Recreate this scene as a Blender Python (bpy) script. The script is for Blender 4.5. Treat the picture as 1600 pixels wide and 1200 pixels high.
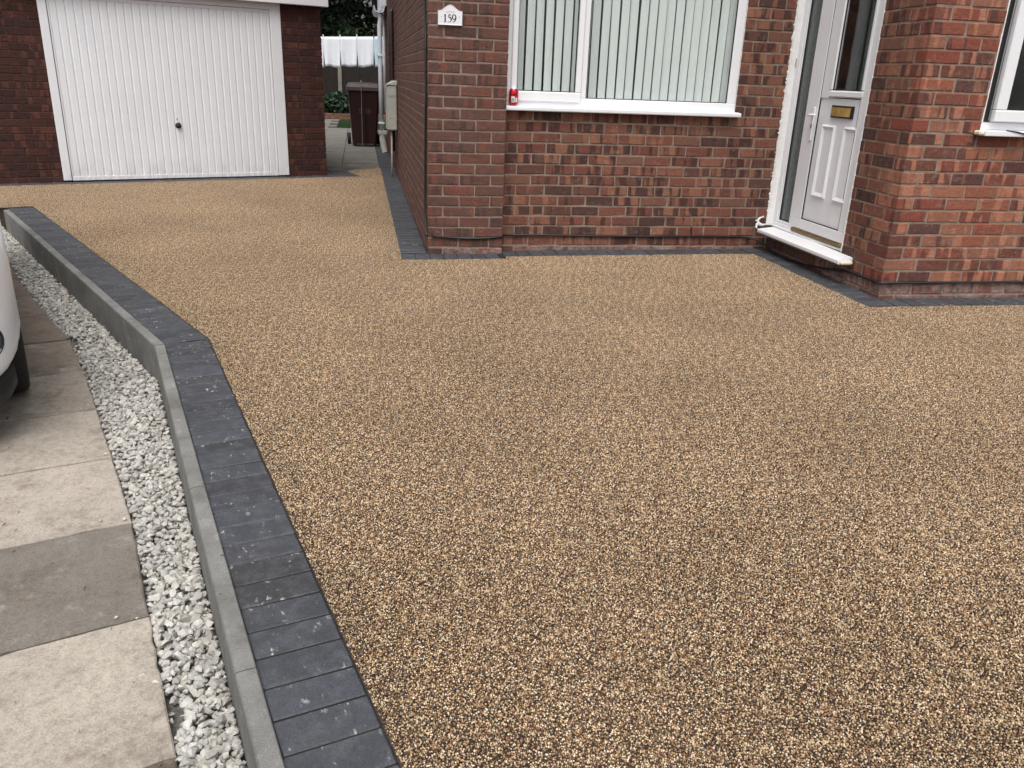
import bpy, bmesh, math, random
import numpy as np
from mathutils import Vector, Matrix
for o in list(bpy.data.objects): bpy.data.objects.remove(o)
SC = bpy.context.scene
COL = SC.collection
R = math.radians
random.seed(7); NR = np.random.RandomState(7)

# ------------------------------------------------------------------ camera
CAM = Vector((-1.1257, -6.0498, 1.1906))
def cam_axes(yaw=.1885, pitch=-.3596, roll=.0387):
    f = Vector((math.sin(yaw)*math.cos(pitch), math.cos(yaw)*math.cos(pitch), math.sin(pitch)))
    r0 = Vector((math.cos(yaw), -math.sin(yaw), 0)); u0 = r0.cross(f)
    return f, r0*math.cos(roll)+u0*math.sin(roll), u0*math.cos(roll)-r0*math.sin(roll)
CF, CR, CU = cam_axes()
FPX = 1273.6
cd = bpy.data.cameras.new('camera'); cam = bpy.data.objects.new('camera', cd); COL.objects.link(cam)
cd.sensor_width = 36; cd.lens = FPX/1600*36; cd.clip_end = 500; cd.clip_start = .05
cam.matrix_world = Matrix(((CR.x, CU.x, -CF.x, CAM.x), (CR.y, CU.y, -CF.y, CAM.y), (CR.z, CU.z, -CF.z, CAM.z), (0, 0, 0, 1)))
SC.camera = cam
def px(P):
    d = Vector(P)-CAM; z = d.dot(CF)
    if z < .05: return None
    return 800+FPX*d.dot(CR)/z, 600-FPX*d.dot(CU)/z, z

# ------------------------------------------------------------------ world, sun, exposure
SUN_TO = Vector((-.22, -.72, 1.45)).normalized()
W = bpy.data.worlds.new('World'); SC.world = W; W.use_nodes = True
wn = W.node_tree; wn.nodes.clear()
sky = wn.nodes.new('ShaderNodeTexSky'); sky.sky_type = 'NISHITA'; sky.sun_disc = False
sky.sun_elevation = math.asin(SUN_TO.z); sky.sun_rotation = math.atan2(SUN_TO.x, SUN_TO.y)
sky.dust_density = 6; sky.air_density = 1.0; sky.ozone_density = 1.0
hs = wn.nodes.new('ShaderNodeHueSaturation'); hs.inputs['Saturation'].default_value = .28
bg = wn.nodes.new('ShaderNodeBackground'); bg.inputs['Strength'].default_value = .13
wo = wn.nodes.new('ShaderNodeOutputWorld')
wn.links.new(sky.outputs[0], hs.inputs['Color']); wn.links.new(hs.outputs[0], bg.inputs['Color']); wn.links.new(bg.outputs[0], wo.inputs['Surface'])
sl = bpy.data.lights.new('sun', 'SUN'); sl.energy = 1.15; sl.angle = R(50); sl.color = (1, .975, .94)
so = bpy.data.objects.new('sun', sl); COL.objects.link(so); so.location = (3, -6, 9)
so.rotation_euler = SUN_TO.to_track_quat('Z', 'Y').to_euler()
SC.view_settings.view_transform = 'Standard'; SC.view_settings.look = 'None'
SC.view_settings.gamma = 1; SC.view_settings.use_curve_mapping = False
SC.view_settings.exposure = .45
SC.render.engine = 'CYCLES'
SC.cycles.use_denoising = True
SC.cycles.max_bounces = 6; SC.cycles.transparent_max_bounces = 8

# ------------------------------------------------------------------ material helpers
class NT:
    def __init__(s, name):
        s.m = bpy.data.materials.new(name); s.m.use_nodes = True; s.t = s.m.node_tree; s.n = s.t.nodes
        s.b = s.n['Principled BSDF']; s.out = s.n['Material Output']
    def node(s, typ, **kw):
        n = s.n.new(typ)
        for k, v in kw.items():
            if hasattr(n, k): setattr(n, k, v)
        return n
    def link(s, a, b): s.t.links.new(a, b)
    def put(s, sock, v):
        if isinstance(v, bpy.types.NodeSocket): s.link(v, sock)
        else:
            if isinstance(v, (tuple, list)) and len(v) == 3 and sock.type == 'RGBA': v = (*v, 1)
            sock.default_value = v
    def coord(s, which='Object'): return s.node('ShaderNodeTexCoord').outputs[which]
    def mapping(s, vec, scale=(1, 1, 1), rot=(0, 0, 0)):
        n = s.node('ShaderNodeMapping'); s.link(vec, n.inputs['Vector']); n.inputs['Scale'].default_value = scale
        n.inputs['Rotation'].default_value = rot; return n.outputs[0]
    def noise(s, vec, scale, detail=3, rough=.55, w=None, out='Fac'):
        n = s.node('ShaderNodeTexNoise')
        if w is not None: n.noise_dimensions = '4D'; s.put(n.inputs['W'], w)
        s.link(vec, n.inputs['Vector']); n.inputs['Scale'].default_value = scale
        n.inputs['Detail'].default_value = detail; n.inputs['Roughness'].default_value = rough; return n.outputs[out]
    def voro(s, vec, scale, feature='F1', out='Distance'):
        n = s.node('ShaderNodeTexVoronoi'); n.feature = feature; s.link(vec, n.inputs['Vector']); n.inputs['Scale'].default_value = scale; return n.outputs[out]
    def ramp(s, fac, stops, interp='LINEAR'):
        n = s.node('ShaderNodeValToRGB'); s.put(n.inputs[0], fac); cr = n.color_ramp; cr.interpolation = interp
        while len(cr.elements) > 1: cr.elements.remove(cr.elements[-1])
        for i, (p, c) in enumerate(stops):
            e = cr.elements[0] if i == 0 else cr.elements.new(p)
            e.position = p; e.color = (*c, 1) if len(c) == 3 else c
        return n.outputs[0]
    def mix(s, fac, a, b, mode='MIX'):
        n = s.node('ShaderNodeMix'); n.data_type = 'RGBA'; n.blend_type = mode
        s.put(n.inputs[0], fac); s.put(n.inputs[6], a); s.put(n.inputs[7], b); return n.outputs[2]
    def math(s, op, a, b=0.0, c=0.0):
        n = s.node('ShaderNodeMath'); n.operation = op; s.put(n.inputs[0], a); s.put(n.inputs[1], b); s.put(n.inputs[2], c); return n.outputs[0]
    def mapr(s, v, a, b, c, d):
        n = s.node('ShaderNodeMapRange'); s.put(n.inputs[0], v)
        for i, x in enumerate((a, b, c, d)): n.inputs[i+1].default_value = x
        return n.outputs[0]
    def bump(s, h, strength, dist, prev=None):
        n = s.node('ShaderNodeBump'); s.put(n.inputs['Height'], h); n.inputs['Strength'].default_value = strength
        n.inputs['Distance'].default_value = dist
        if prev is not None: s.link(prev, n.inputs['Normal'])
        return n.outputs[0]
    def rnd(s): return s.node('ShaderNodeObjectInfo').outputs['Random']
    def attr(s, name, out='Fac'):
        n = s.node('ShaderNodeAttribute'); n.attribute_name = name; return n.outputs[out]
    def fin(s, base=None, rough=.6, normal=None, spec=.5, metal=0., **kw):
        if base is not None: s.put(s.b.inputs['Base Color'], base)
        s.put(s.b.inputs['Roughness'], rough); s.put(s.b.inputs['Specular IOR Level'], spec); s.put(s.b.inputs['Metallic'], metal)
        if normal is not None: s.link(normal, s.b.inputs['Normal'])
        for k, v in kw.items(): s.put(s.b.inputs[k], v)
        return s.m

def plain(name, col, rough=.5, var=.12, scale=9., bump=.0, metal=0., spec=.5, **kw):
    t = NT(name); c = t.coord(); n = t.noise(c, scale, 5, .6)
    lo = tuple(x*(1-var) for x in col); hi = tuple(min(1, x*(1+var)) for x in col)
    base = t.ramp(n, [(.3, lo), (.7, hi)])
    nn = t.bump(t.noise(c, scale*12, 3), .5, bump) if bump else None
    return t.fin(base, rough, nn, spec, metal, **kw)

def brick_mat(name, cols, bands, mortar_smear, attr=False, smear_col=(.34, .29, .25)):
    t = NT(name); c = t.coord()
    r = t.attr('rnd') if attr else t.rnd()
    w = t.math('MULTIPLY', r, 91.0)
    base = t.ramp(t.math('FRACT', t.math('MULTIPLY', r, 7.13)), [(i/(len(cols)), k) for i, k in enumerate(cols)], 'CONSTANT')
    # fired colour bands running across the brick face
    sep = t.node('ShaderNodeSeparateXYZ'); t.link(c, sep.inputs[0])
    lx = t.math('ADD', sep.outputs[0], sep.outputs[1])
    cmb = t.node('ShaderNodeCombineXYZ'); t.put(cmb.inputs[0], lx); t.put(cmb.inputs[2], t.math('MULTIPLY', sep.outputs[2], .14))
    st = t.noise(cmb.outputs[0], 17, 1.2, .5, w=w)
    g1 = t.mapr(t.math('FRACT', t.math('MULTIPLY', r, 13.7)), .38, .44, 0, 1)
    base = t.mix(t.math('MULTIPLY', t.mapr(st, .52, .56, 0, .85), g1), base, bands[0])
    st2 = t.noise(cmb.outputs[0], 15, 1, .5, w=t.math('ADD', w, 17.3))
    g2 = t.mapr(t.math('FRACT', t.math('MULTIPLY', r, 29.3)), .40, .46, 0, 1)
    base = t.mix(t.math('MULTIPLY', t.mapr(st2, .53, .58, 0, .8), g2), base, bands[1])
    n1 = t.noise(c, 60, 4, .65, w=w)
    base = t.mix(t.mapr(n1, .35, .7, 0, .55), base, t.mix(.5, base, (.02, .012, .01)), 'MIX')
    n2 = t.noise(c, 22, 5, .7, w=t.math('ADD', w, 5))
    base = t.mix(t.mapr(n2, .64-.16*mortar_smear, .92-.22*mortar_smear, 0, .6), base, smear_col)
    sp = t.noise(c, 130, 1, .4, w=w)
    base = t.mix(t.mapr(sp, .755, .79, 0, .8), base, (.58, .53, .48))
    h = t.noise(c, 140, 4, .7, w=w); h2 = t.noise(c, 35, 3, .6, w=w)
    nn = t.bump(h, .7, .004, t.bump(h2, .7, .010))
    return t.fin(base, t.mapr(n1, .3, .7, .95, .8), nn, .25)

M = {}
RED = [(.19, .064, .047), (.215, .074, .053), (.155, .056, .044), (.24, .088, .062), (.128, .052, .042), (.20, .082, .06), (.092, .041, .036), (.175, .058, .044)]
BRN = [(.15, .066, .052), (.158, .066, .051), (.136, .064, .053), (.168, .068, .052), (.14, .067, .055), (.126, .061, .051)]
POR = [(.26, .075, .051), (.295, .094, .061), (.215, .066, .047), (.345, .125, .08), (.165, .057, .043), (.25, .066, .046), (.285, .108, .074), (.12, .052, .044)]
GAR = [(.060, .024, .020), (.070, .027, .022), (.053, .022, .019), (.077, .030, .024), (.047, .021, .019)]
RED = [(r*.97, g*1.12, b*1.08) for r, g, b in RED]; POR = [(r*.98, g*1.12, b*1.08) for r, g, b in POR]; BRN = [(r*.97, g*1.06, b*1.04) for r, g, b in BRN]
M['brick_front'] = brick_mat('brick_front', RED, [(.062, .032, .028), (.30, .14, .085)], .5)
M['brick_front_a'] = brick_mat('brick_front_a', RED, [(.062, .032, .028), (.30, .14, .085)], .5, True)
M['brick_pier'] = brick_mat('brick_pier', BRN, [(.085, .048, .04), (.2, .075, .052)], .2)
M['brick_pier_a'] = brick_mat('brick_pier_a', BRN, [(.085, .048, .04), (.16, .065, .046)], .35, True)
M['brick_porch'] = brick_mat('brick_porch', POR, [(.11, .046, .04), (.46, .2, .125)], .55)
M['brick_porch_a'] = brick_mat('brick_porch_a', POR, [(.11, .046, .04), (.40, .17, .11)], .45, True)
M['brick_base'] = brick_mat('brick_base', [(.2, .085, .07), (.17, .09, .078), (.22, .1, .085)], [(.13, .07, .06), (.28, .17, .14)], 1.25)
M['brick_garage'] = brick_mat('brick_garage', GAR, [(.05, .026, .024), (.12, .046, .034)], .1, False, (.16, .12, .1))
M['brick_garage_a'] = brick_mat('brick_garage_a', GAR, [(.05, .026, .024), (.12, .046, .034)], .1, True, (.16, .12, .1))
def mortar(name, col):
    t = NT(name); c = t.coord(); n = t.noise(c, 18, 5, .65); n2 = t.noise(c, 160, 3)
    base = t.ramp(n, [(.3, tuple(x*.68 for x in col)), (.7, tuple(x*1.2 for x in col))])
    return t.fin(base, .95, t.bump(n2, .8, .004), .2)
M['mortar'] = mortar('mortar', (.275, .21, .165)); M['mortar_dark'] = mortar('mortar_dark', (.085, .052, .042))
M['mortar_pale'] = mortar('mortar_pale', (.265, .205, .165))
t = NT('white_plastic'); c = t.coord(); n = t.noise(c, 3, 6, .7)
M['upvc'] = t.fin(t.ramp(n, [(.35, (.80, .805, .83)), (.6, (.83, .835, .855)), (.8, (.74, .74, .75))]), t.mapr(n, .3, .7, .28, .42), None, .5)
t = NT('white_steel_paint'); c = t.coord(); n = t.noise(c, 2.2, 6, .7); sz = t.node('ShaderNodeSeparateXYZ'); t.link(c, sz.inputs[0])
dirt = t.math('MULTIPLY', t.mapr(sz.outputs[2], .22, -.03, 0, 1), t.mapr(t.noise(t.mapping(c, (1, 1, .35)), 14, 5, .7), .42, .7, 0, .55))
b0 = t.ramp(n, [(.3, (.79, .797, .83)), (.7, (.83, .837, .865))]); b0 = t.mix(dirt, b0, (.40, .36, .31))
b0 = t.mix(t.mapr(t.noise(t.mapping(c, (6, 6, .5)), 3, 5, .7), .58, .8, 0, .25), b0, (.55, .54, .52))
M['steel'] = t.fin(b0, t.mapr(n, .3, .7, .34, .5), t.bump(t.noise(c, 1.4, 2), .35, .02))
M['foam'] = plain('white_sealant', (.86, .85, .83), .8, .06, 40, .004)
M['foam_y'] = plain('raw_foam', (.78, .73, .58), .85, .15, 60, .004)
def glass(name, tint, refl=1.0):
    t = NT(name); t.n.remove(t.b)
    tr = t.node('ShaderNodeBsdfTransparent'); tr.inputs[0].default_value = (*tint, 1)
    gl = t.node('ShaderNodeBsdfGlossy'); gl.inputs['Roughness'].default_value = .02
    fr = t.node('ShaderNodeLayerWeight'); fr.inputs['Blend'].default_value = .5
    f = t.math('MULTIPLY_ADD', t.math('POWER', fr.outputs['Facing'], 5.0), .9*refl, .042*refl)
    ms = t.node('ShaderNodeMixShader'); t.link(f, ms.inputs[0]); t.link(tr.outputs[0], ms.inputs[1]); t.link(gl.outputs[0], ms.inputs[2])
    t.link(ms.outputs[0], t.out.inputs['Surface']); return t.m
M['glass'] = glass('window_glass', (.97, .985, .98))
t = NT('obscure_glass'); c = t.coord(); v = t.noise(t.mapping(c, (60, 60, 25)), 1, 3, .6)
M['obscure'] = t.fin(t.ramp(v, [(.3, (.075, .095, .095)), (.7, (.13, .16, .155))]), .16, t.bump(v, .35, .004), .6)
t = NT('blind_fabric'); c = t.coord(); n = t.noise(t.mapping(c, (400, 400, 90)), 1, 2); n2 = t.noise(c, 3, 3)
M['blind'] = t.fin(t.mix(t.mapr(n2, .3, .7, 0, .5), t.ramp(n, [(.3, (.84, .88, .86)), (.7, (.89, .92, .905))]), (.82, .86, .85)), .75, None, .2)
_tr = t.node('ShaderNodeBsdfTranslucent'); _tr.inputs[0].default_value = (.86, .90, .88, 1); _mx = t.node('ShaderNodeMixShader'); _mx.inputs[0].default_value = .12
t.link(t.b.outputs[0], _mx.inputs[1]); t.link(_tr.outputs[0], _mx.inputs[2]); t.link(_mx.outputs[0], t.out.inputs['Surface'])
M['plaster'] = plain('white_plaster', (.80, .79, .77), .9, .04, 8)
M['black'] = plain('black_rubber', (.012, .012, .013), .55, .3, 30, .001)
M['cable'] = plain('black_cable', (.014, .012, .012), .5, .3, 30)
M['cable_blue'] = plain('dark_blue_cable', (.012, .02, .05), .45, .2, 30)
M['brass'] = plain('brass', (.52, .33, .10), .28, .25, 25, 0, 1.0)
M['bronze'] = plain('gold_threshold', (.30, .22, .10), .42, .3, 20, 0, .8)
M['room_wall'] = plain('room_paint', (.55, .54, .51), .9); M['room_dark'] = plain('room_carpet', (.10, .085, .075), .95)
M['tile'] = plain('roof_tile', (.10, .06, .045), .85, .4, 12, .006)
M['felt'] = plain('roof_felt', (.07, .07, .07), .9, .3, 8, .003)
# resin bound stones: resin coated pebbles coloured per stone
t = NT('resin_stone'); ca = t.attr('col', 'Color'); c = t.coord('Generated')
ps = t.node('ShaderNodeNewGeometry').outputs['Position']
big = t.noise(ps, .9, 4, .6); mid = t.noise(t.mapping(ps, (1, 2.2, 1), (0, 0, .5)), 3.2, 4, .65)
tone = t.mix(1, t.ramp(big, [(.32, (.80, .79, .76)), (.68, (1.04, 1.03, 1.01))]), t.ramp(mid, [(.3, (.87, .87, .85)), (.7, (1.06, 1.06, 1.05))]), 'MULTIPLY')
M['stone'] = t.fin(t.mix(1, ca, tone, 'MULTIPLY'), t.mapr(mid, .3, .7, .40, .55), None, .36)
t = NT('resin_bed'); c = t.coord(); M['resin_bed'] = t.fin(t.ramp(t.noise(c, 240, 2), [(.35, (.03, .02, .014)), (.65, (.08, .055, .036))]), .5, t.bump(t.noise(c, 300, 2), .6, .003))
# charcoal block paving
t = NT('charcoal_sett'); c = t.coord(); r = t.rnd(); w = t.math('MULTIPLY', r, 53.)
b0 = t.ramp(r, [(0, (.034, .035, .039)), (.3, (.048, .051, .060)), (.55, (.035, .035, .037)), (.8, (.056, .060, .072)), (1, (.043, .043, .047))])
n = t.noise(c, 20, 7, .75, w=w); n2 = t.noise(c, 90, 4, .7, w=w)
b1 = t.mix(t.mapr(n, .45, .75, 0, .75), b0, (.11, .115, .13)); b1 = t.mix(t.mapr(n2, .52, .75, 0, .4), b1, (.015, .015, .017))
sp = t.noise(t.mapping(c, (.6, 1.2, 1)), 62, 4, .65, w=t.math('ADD', w, 3)); msk = t.math('MULTIPLY', t.mapr(sp, .57, .64, 0, 1), t.mapr(t.noise(c, 13, 3, .6, w=t.math('ADD', w, 9)), .53, .65, 0, .75))
b1 = t.mix(msk, b1, (.50, .49, .47))
b1 = t.mix(1, b1, t.ramp(t.noise(c, 260, 5, .8, w=w), [(.36, (.68, .68, .68)), (.5, (1, 1, 1)), (.66, (1.35, 1.35, 1.35))]), 'MULTIPLY')
M['sett'] = t.fin(b1, t.mapr(n2, .3, .7, .8, .55), t.bump(t.noise(c, 420, 3), .5, .0016, t.bump(n2, .3, .002)), .4)
t = NT('kerb_concrete'); c = t.coord(); n = t.noise(c, 5, 7, .7); n2 = t.noise(c, 70, 4, .7); r = t.rnd()
b0 = t.mix(t.mapr(r, 0, 1, 0, .5), t.ramp(n, [(.28, (.115, .114, .107)), (.45, (.165, .164, .155)), (.62, (.205, .204, .195)), (.78, (.28, .28, .268))]), (.185, .184, .172))
b0 = t.mix(t.mapr(n2, .66, .74, 0, .5), b0, (.55, .55, .53)); b0 = t.mix(t.mapr(t.noise(c, 16, 5, .7), .60, .72, 0, .6), b0, (.36, .36, .345)); b0 = t.mix(t.mapr(t.noise(t.mapping(c, (1, 1, .3)), 9, 4, .7), .58, .75, 0, .5), b0, (.075, .068, .058)); b0 = t.mix(t.mapr(t.noise(c, 45, 2, .5), .72, .76, 0, .8), b0, (.03, .03, .028))
b0 = t.mix(1, b0, t.ramp(t.noise(c, 240, 5, .8), [(.36, (.72, .72, .71)), (.5, (1, 1, 1)), (.66, (1.2, 1.2, 1.19))]), 'MULTIPLY'); b0 = t.mix(1, b0, t.ramp(t.noise(c, 3.2, 7, .75), [(.32, (.74, .73, .70)), (.5, (1, 1, 1)), (.68, (1.25, 1.25, 1.24))]), 'MULTIPLY')
M['kerb'] = t.fin(b0, .88, t.bump(t.noise(c, 330, 3), .5, .0015, t.bump(n2, .3, .002)), .25)
t = NT('flag_concrete'); c = t.coord(); r = t.rnd(); w = t.math('MULTIPLY', r, 31.)
tone = t.attr('tone', 'Color')
n = t.noise(c, 2.6, 7, .72, w=w); n2 = t.noise(c, 38, 7, .8, w=w); n3 = t.noise(c, 15, 6, .78, w=w)
b0 = t.mix(1, tone, t.ramp(n, [(.25, (.70, .69, .67)), (.5, (1, 1, 1)), (.75, (1.15, 1.14, 1.12))]), 'MULTIPLY')
b0 = t.mix(t.mapr(n2, .46, .66, 0, .75), b0, t.mix(.5, b0, (.10, .085, .07))); b0 = t.mix(t.mapr(n3, .54, .74, 0, .6), b0, t.mix(.6, b0, (.13, .105, .09))); b0 = t.mix(t.mapr(t.noise(c, 7, 5, .75, w=t.math('ADD', w, 4)), .55, .75, 0, .5), b0, (.60, .56, .50))
b0 = t.mix(t.mapr(t.noise(t.mapping(c, (1, .45, 1)), 30, 3.5, .65, w=w), .665, .70, 0, .85), b0, (.07, .055, .042))
fs = t.noise(c, 210, 5, .8, w=w); b0 = t.mix(1, b0, t.ramp(fs, [(.36, (.72, .70, .68)), (.5, (1, 1, 1)), (.66, (1.16, 1.15, 1.13))]), 'MULTIPLY'); st_ = t.noise(c, 5.5, 8, .78, w=t.math('ADD', w, 13)); b0 = t.mix(1, b0, t.ramp(st_, [(.34, (.66, .62, .58)), (.48, (1, 1, 1)), (.7, (1.12, 1.11, 1.09))]), 'MULTIPLY')
M['flag'] = t.fin(b0, .9, t.bump(t.noise(c, 260, 4, .7), .8, .004, t.bump(n2, .8, .010)), .2)
t = NT('limestone_chip'); ca = t.attr('col', 'Color'); c = t.coord()
M['chip'] = t.fin(t.mix(1, ca, t.ramp(t.noise(c, 160, 4), [(.3, (.82, .81, .79)), (.7, (1.05, 1.05, 1.04))]), 'MULTIPLY'), .92, t.bump(t.noise(c, 420, 3), .5, .002), .2)
M['sand'] = plain('dark_joint_sand', (.009, .009, .009), .95, .4, 90, .002); M['grit'] = plain('grey_grit', (.16, .15, .135), .95, .5, 90, .006)
M['soil'] = plain('soil', (.055, .042, .032), .95, .5, 40, .01)
M['path'] = plain('path_concrete', (.16, .148, .128), .9, .22, 7, .002)
M['grass'] = plain('lawn_green', (.035, .075, .02), .9, .5, 30, .01)
M['maroon'] = plain('maroon_plastic', (.030, .0092, .009), .42, .2, 5, .0008)
M['maroon_lid'] = plain('faded_maroon_lid', (.075, .055, .053), .5, .25, 8)
M['ink'] = plain('faded_white_ink', (.10, .085, .085), .7, .3, 60)
M['pipe'] = plain('white_pipe', (.74, .76, .80), .35, .08, 6)
M['cream'] = plain('cream_box', (.42, .415, .37), .55, .15, 9, .001)
M['cream_pipe'] = plain('cream_pipe', (.40, .36, .31), .6, .15, 12)
M['brown_pipe'] = plain('brown_pipe', (.035, .02, .016), .5, .2, 12)
M['fence'] = plain('dark_fence_wood', (.013, .009, .007), .85, .45, 9, .003)
M['post'] = plain('concrete_post', (.20, .19, .16), .9, .25, 10, .003)
M['cloth'] = plain('white_cotton', (.80, .83, .88), .9, .04, 6)
M['cloth_blue'] = plain('pale_blue_cotton', (.50, .68, .76), .9, .06, 6)
M['timber'] = plain('bed_edge_brick', (.17, .085, .05), .85, .35, 14, .003)
def leafmat(name, a, b):
    t = NT(name); r = t.attr('col', 'Fac')
    return t.fin(t.ramp(r, [(0, a), (1, b)]), .55, None, .35)
M['leaf'] = leafmat('dark_leaf', (.006, .014, .005), (.024, .046, .013)); M['leaf2'] = leafmat('shrub_leaf', (.010, .026, .011), (.04, .08, .042))
M['bark'] = plain('bark', (.06, .045, .035), .9, .4, 15, .01)
M['number'] = plain('black_enamel', (.012, .014, .018), .35, .1)
M['plaque'] = plain('white_enamel', (.82, .82, .85), .2, .03); M['plaque_art'] = plain('painted_spray', (.45, .32, .26), .4, .4, 120)
M['can_red'] = plain('red_lacquer', (.55, .012, .022), .22, .1, 10, 0, .25); M['can_dark'] = plain('dark_red_print', (.16, .005, .012), .3, .1)
M['alu'] = plain('aluminium', (.72, .72, .73), .25, .05, 10, 0, 1.); M['label'] = plain('barcode_white', (.75, .74, .73), .5, .05); M['bar'] = plain('barcode_ink', (.05, .05, .05), .5)
M['carpaint'] = plain('white_car_paint', (.86, .875, .90), .22, .01, 2, 0, 0, .5)
M['cartrim'] = plain('black_car_trim', (.015, .015, .016), .55, .2, 60, .0006); M['tyre'] = plain('tyre_rubber', (.012, .012, .012), .75, .25, 30, .001)
M['carglass'] = plain('tinted_car_glass', (.012, .014, .015), .06, .1, 3, 0, 0, .8); M['lamp'] = plain('lamp_lens', (.05, .055, .06), .08, .3, 40, 0, 0, .9)

# ------------------------------------------------------------------ mesh helpers
class MB:
    def __init__(s): s.v = []; s.f = []; s.mi = []
    def add(s, v, f, mi=0):
        o = len(s.v); s.v += [tuple(p) for p in v]; s.f += [tuple(i+o for i in q) for q in f]; s.mi += [mi]*len(f); return s
    def box(s, a, b, mi=0):
        (x0, y0, z0), (x1, y1, z1) = a, b
        v = [(x0, y0, z0), (x1, y0, z0), (x1, y1, z0), (x0, y1, z0), (x0, y0, z1), (x1, y0, z1), (x1, y1, z1), (x0, y1, z1)]
        return s.add(v, [(0, 3, 2, 1), (4, 5, 6, 7), (0, 1, 5, 4), (1, 2, 6, 5), (2, 3, 7, 6), (3, 0, 4, 7)], mi)
    def cbox(s, a, b, c=.003, mi=0, jit=0, rs=None):
        lo = Vector(a); hi = Vector(b); ctr = (lo+hi)/2; h = (hi-lo)/2; v = []; idx = {}
        for sx in (-1, 1):
            for sy in (-1, 1):
                for sz in (-1, 1):
                    j = Vector([(rs.rand()-.5)*2*jit for _ in range(3)]) if jit else Vector((0, 0, 0))
                    for ax in range(3):
                        p = [sx*(h[0]-c), sy*(h[1]-c), sz*(h[2]-c)]; p[ax] = (sx, sy, sz)[ax]*h[ax]
                        idx[(sx, sy, sz, ax)] = len(v); v.append(ctr+Vector(p)+j)
        f = []
        def q(*k): f.append(tuple(idx[i] for i in k))
        for g in (-1, 1):
            o = ((-1, -1), (1, -1), (1, 1), (-1, 1)); o2 = o if g > 0 else o[::-1]
            q(*[(g, a_, b_, 0) for a_, b_ in o2]); q(*[(b_, g, a_, 1) for a_, b_ in o2]); q(*[(a_, b_, g, 2) for a_, b_ in o2])
        for g in (-1, 1):
            for k in (-1, 1):
                e = [(g, k, -1, 0), (g, k, -1, 1), (g, k, 1, 1), (g, k, 1, 0)]; q(*(e if g*k > 0 else e[::-1]))
                e = [(-1, g, k, 1), (-1, g, k, 2), (1, g, k, 2), (1, g, k, 1)]; q(*(e if g*k > 0 else e[::-1]))
                e = [(k, -1, g, 2), (k, -1, g, 0), (k, 1, g, 0), (k, 1, g, 2)]; q(*(e if g*k > 0 else e[::-1]))
        for sx in (-1, 1):
            for sy in (-1, 1):
                for sz in (-1, 1):
                    e = [(sx, sy, sz, 0), (sx, sy, sz, 1), (sx, sy, sz, 2)]; q(*(e if sx*sy*sz > 0 else e[::-1]))
        return s.add(v, f, mi)
    def prism(s, poly, z0, z1, mi=0):
        n = len(poly)
        zz0 = z0 if callable(z0) else (lambda x, y: z0); zz1 = z1 if callable(z1) else (lambda x, y: z1)
        v = [(x, y, zz0(x, y)) for x, y in poly]+[(x, y, zz1(x, y)) for x, y in poly]
        f = [tuple(range(n))[::-1], tuple(range(n, 2*n))]+[(i, (i+1) % n, n+(i+1) % n, n+i) for i in range(n)]
        return s.add(v, f, mi)
    def tube(s, pts, r, n=8, mi=0, cap=True):
        pts = [Vector(p) for p in pts]; rr = r if isinstance(r, (list, tuple)) else [r]*len(pts)
        o = len(s.v); up = Vector((0, 0, 1)); prev = None
        for i, p in enumerate(pts):
            d = (pts[min(i+1, len(pts)-1)]-pts[max(i-1, 0)]).normalized()
            if prev is None: a = d.cross(up if abs(d.z) < .9 else Vector((1, 0, 0))).normalized()
            else: a = (prev-d*prev.dot(d)).normalized()
            prev = a; b = d.cross(a)
            for k in range(n):
                t = 2*math.pi*k/n; s.v.append(tuple(p+(a*math.cos(t)+b*math.sin(t))*rr[i]))
        for i in range(len(pts)-1):
            for k in range(n):
                k2 = (k+1) % n; s.f.append((o+i*n+k, o+i*n+k2, o+(i+1)*n+k2, o+(i+1)*n+k)); s.mi.append(mi)
        if cap:
            s.f.append(tuple(o+k for k in range(n))[::-1]); s.f.append(tuple(o+(len(pts)-1)*n+k for k in range(n))); s.mi += [mi, mi]
        return s
    def lathe(s, prof, ctr=(0, 0, 0), n=24, mi=0, axis='z', mfun=None):
        o = len(s.v)
        for r, z in prof:
            for k in range(n):
                t = 2*math.pi*k/n; p = (r*math.cos(t), r*math.sin(t), z)
                if axis == 'x': p = (p[2], p[0], p[1])
                elif axis == 'y': p = (p[1], p[2], p[0])
                s.v.append((p[0]+ctr[0], p[1]+ctr[1], p[2]+ctr[2]))
        for i in range(len(prof)-1):
            for k in range(n):
                k2 = (k+1) % n; s.f.append((o+i*n+k, o+i*n+k2, o+(i+1)*n+k2, o+(i+1)*n+k)); s.mi.append(mfun(i) if mfun else mi)
        return s
    def ribbon(s, pts, wid, z0, thick, mp, mi=0):
        # flat stroke of varying width in a plane; mp maps (a, b, c) -> xyz
        L = []; Rr = []
        for i, (x, y) in enumerate(pts):
            x0, y0 = pts[max(i-1, 0)]; x1, y1 = pts[min(i+1, len(pts)-1)]
            d = math.hypot(x1-x0, y1-y0) or 1; nx, ny = -(y1-y0)/d, (x1-x0)/d; w = wid[i]/2
            L.append((x+nx*w, y+ny*w)); Rr.append((x-nx*w, y-ny*w))
        n = len(pts); v = [mp(a, b, z0+thick) for a, b in L+Rr]
        return s.add(v, [(i, n+i, n+i+1, i+1) for i in range(n-1)], mi)
    def mesh(s, name, smooth=False):
        me = bpy.data.meshes.new(name); me.from_pydata(s.v, [], s.f)
        if any(s.mi): me.polygons.foreach_set('material_index', s.mi)
        if smooth: me.polygons.foreach_set('use_smooth', [True]*len(s.f))
        me.update(); return me
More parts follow.
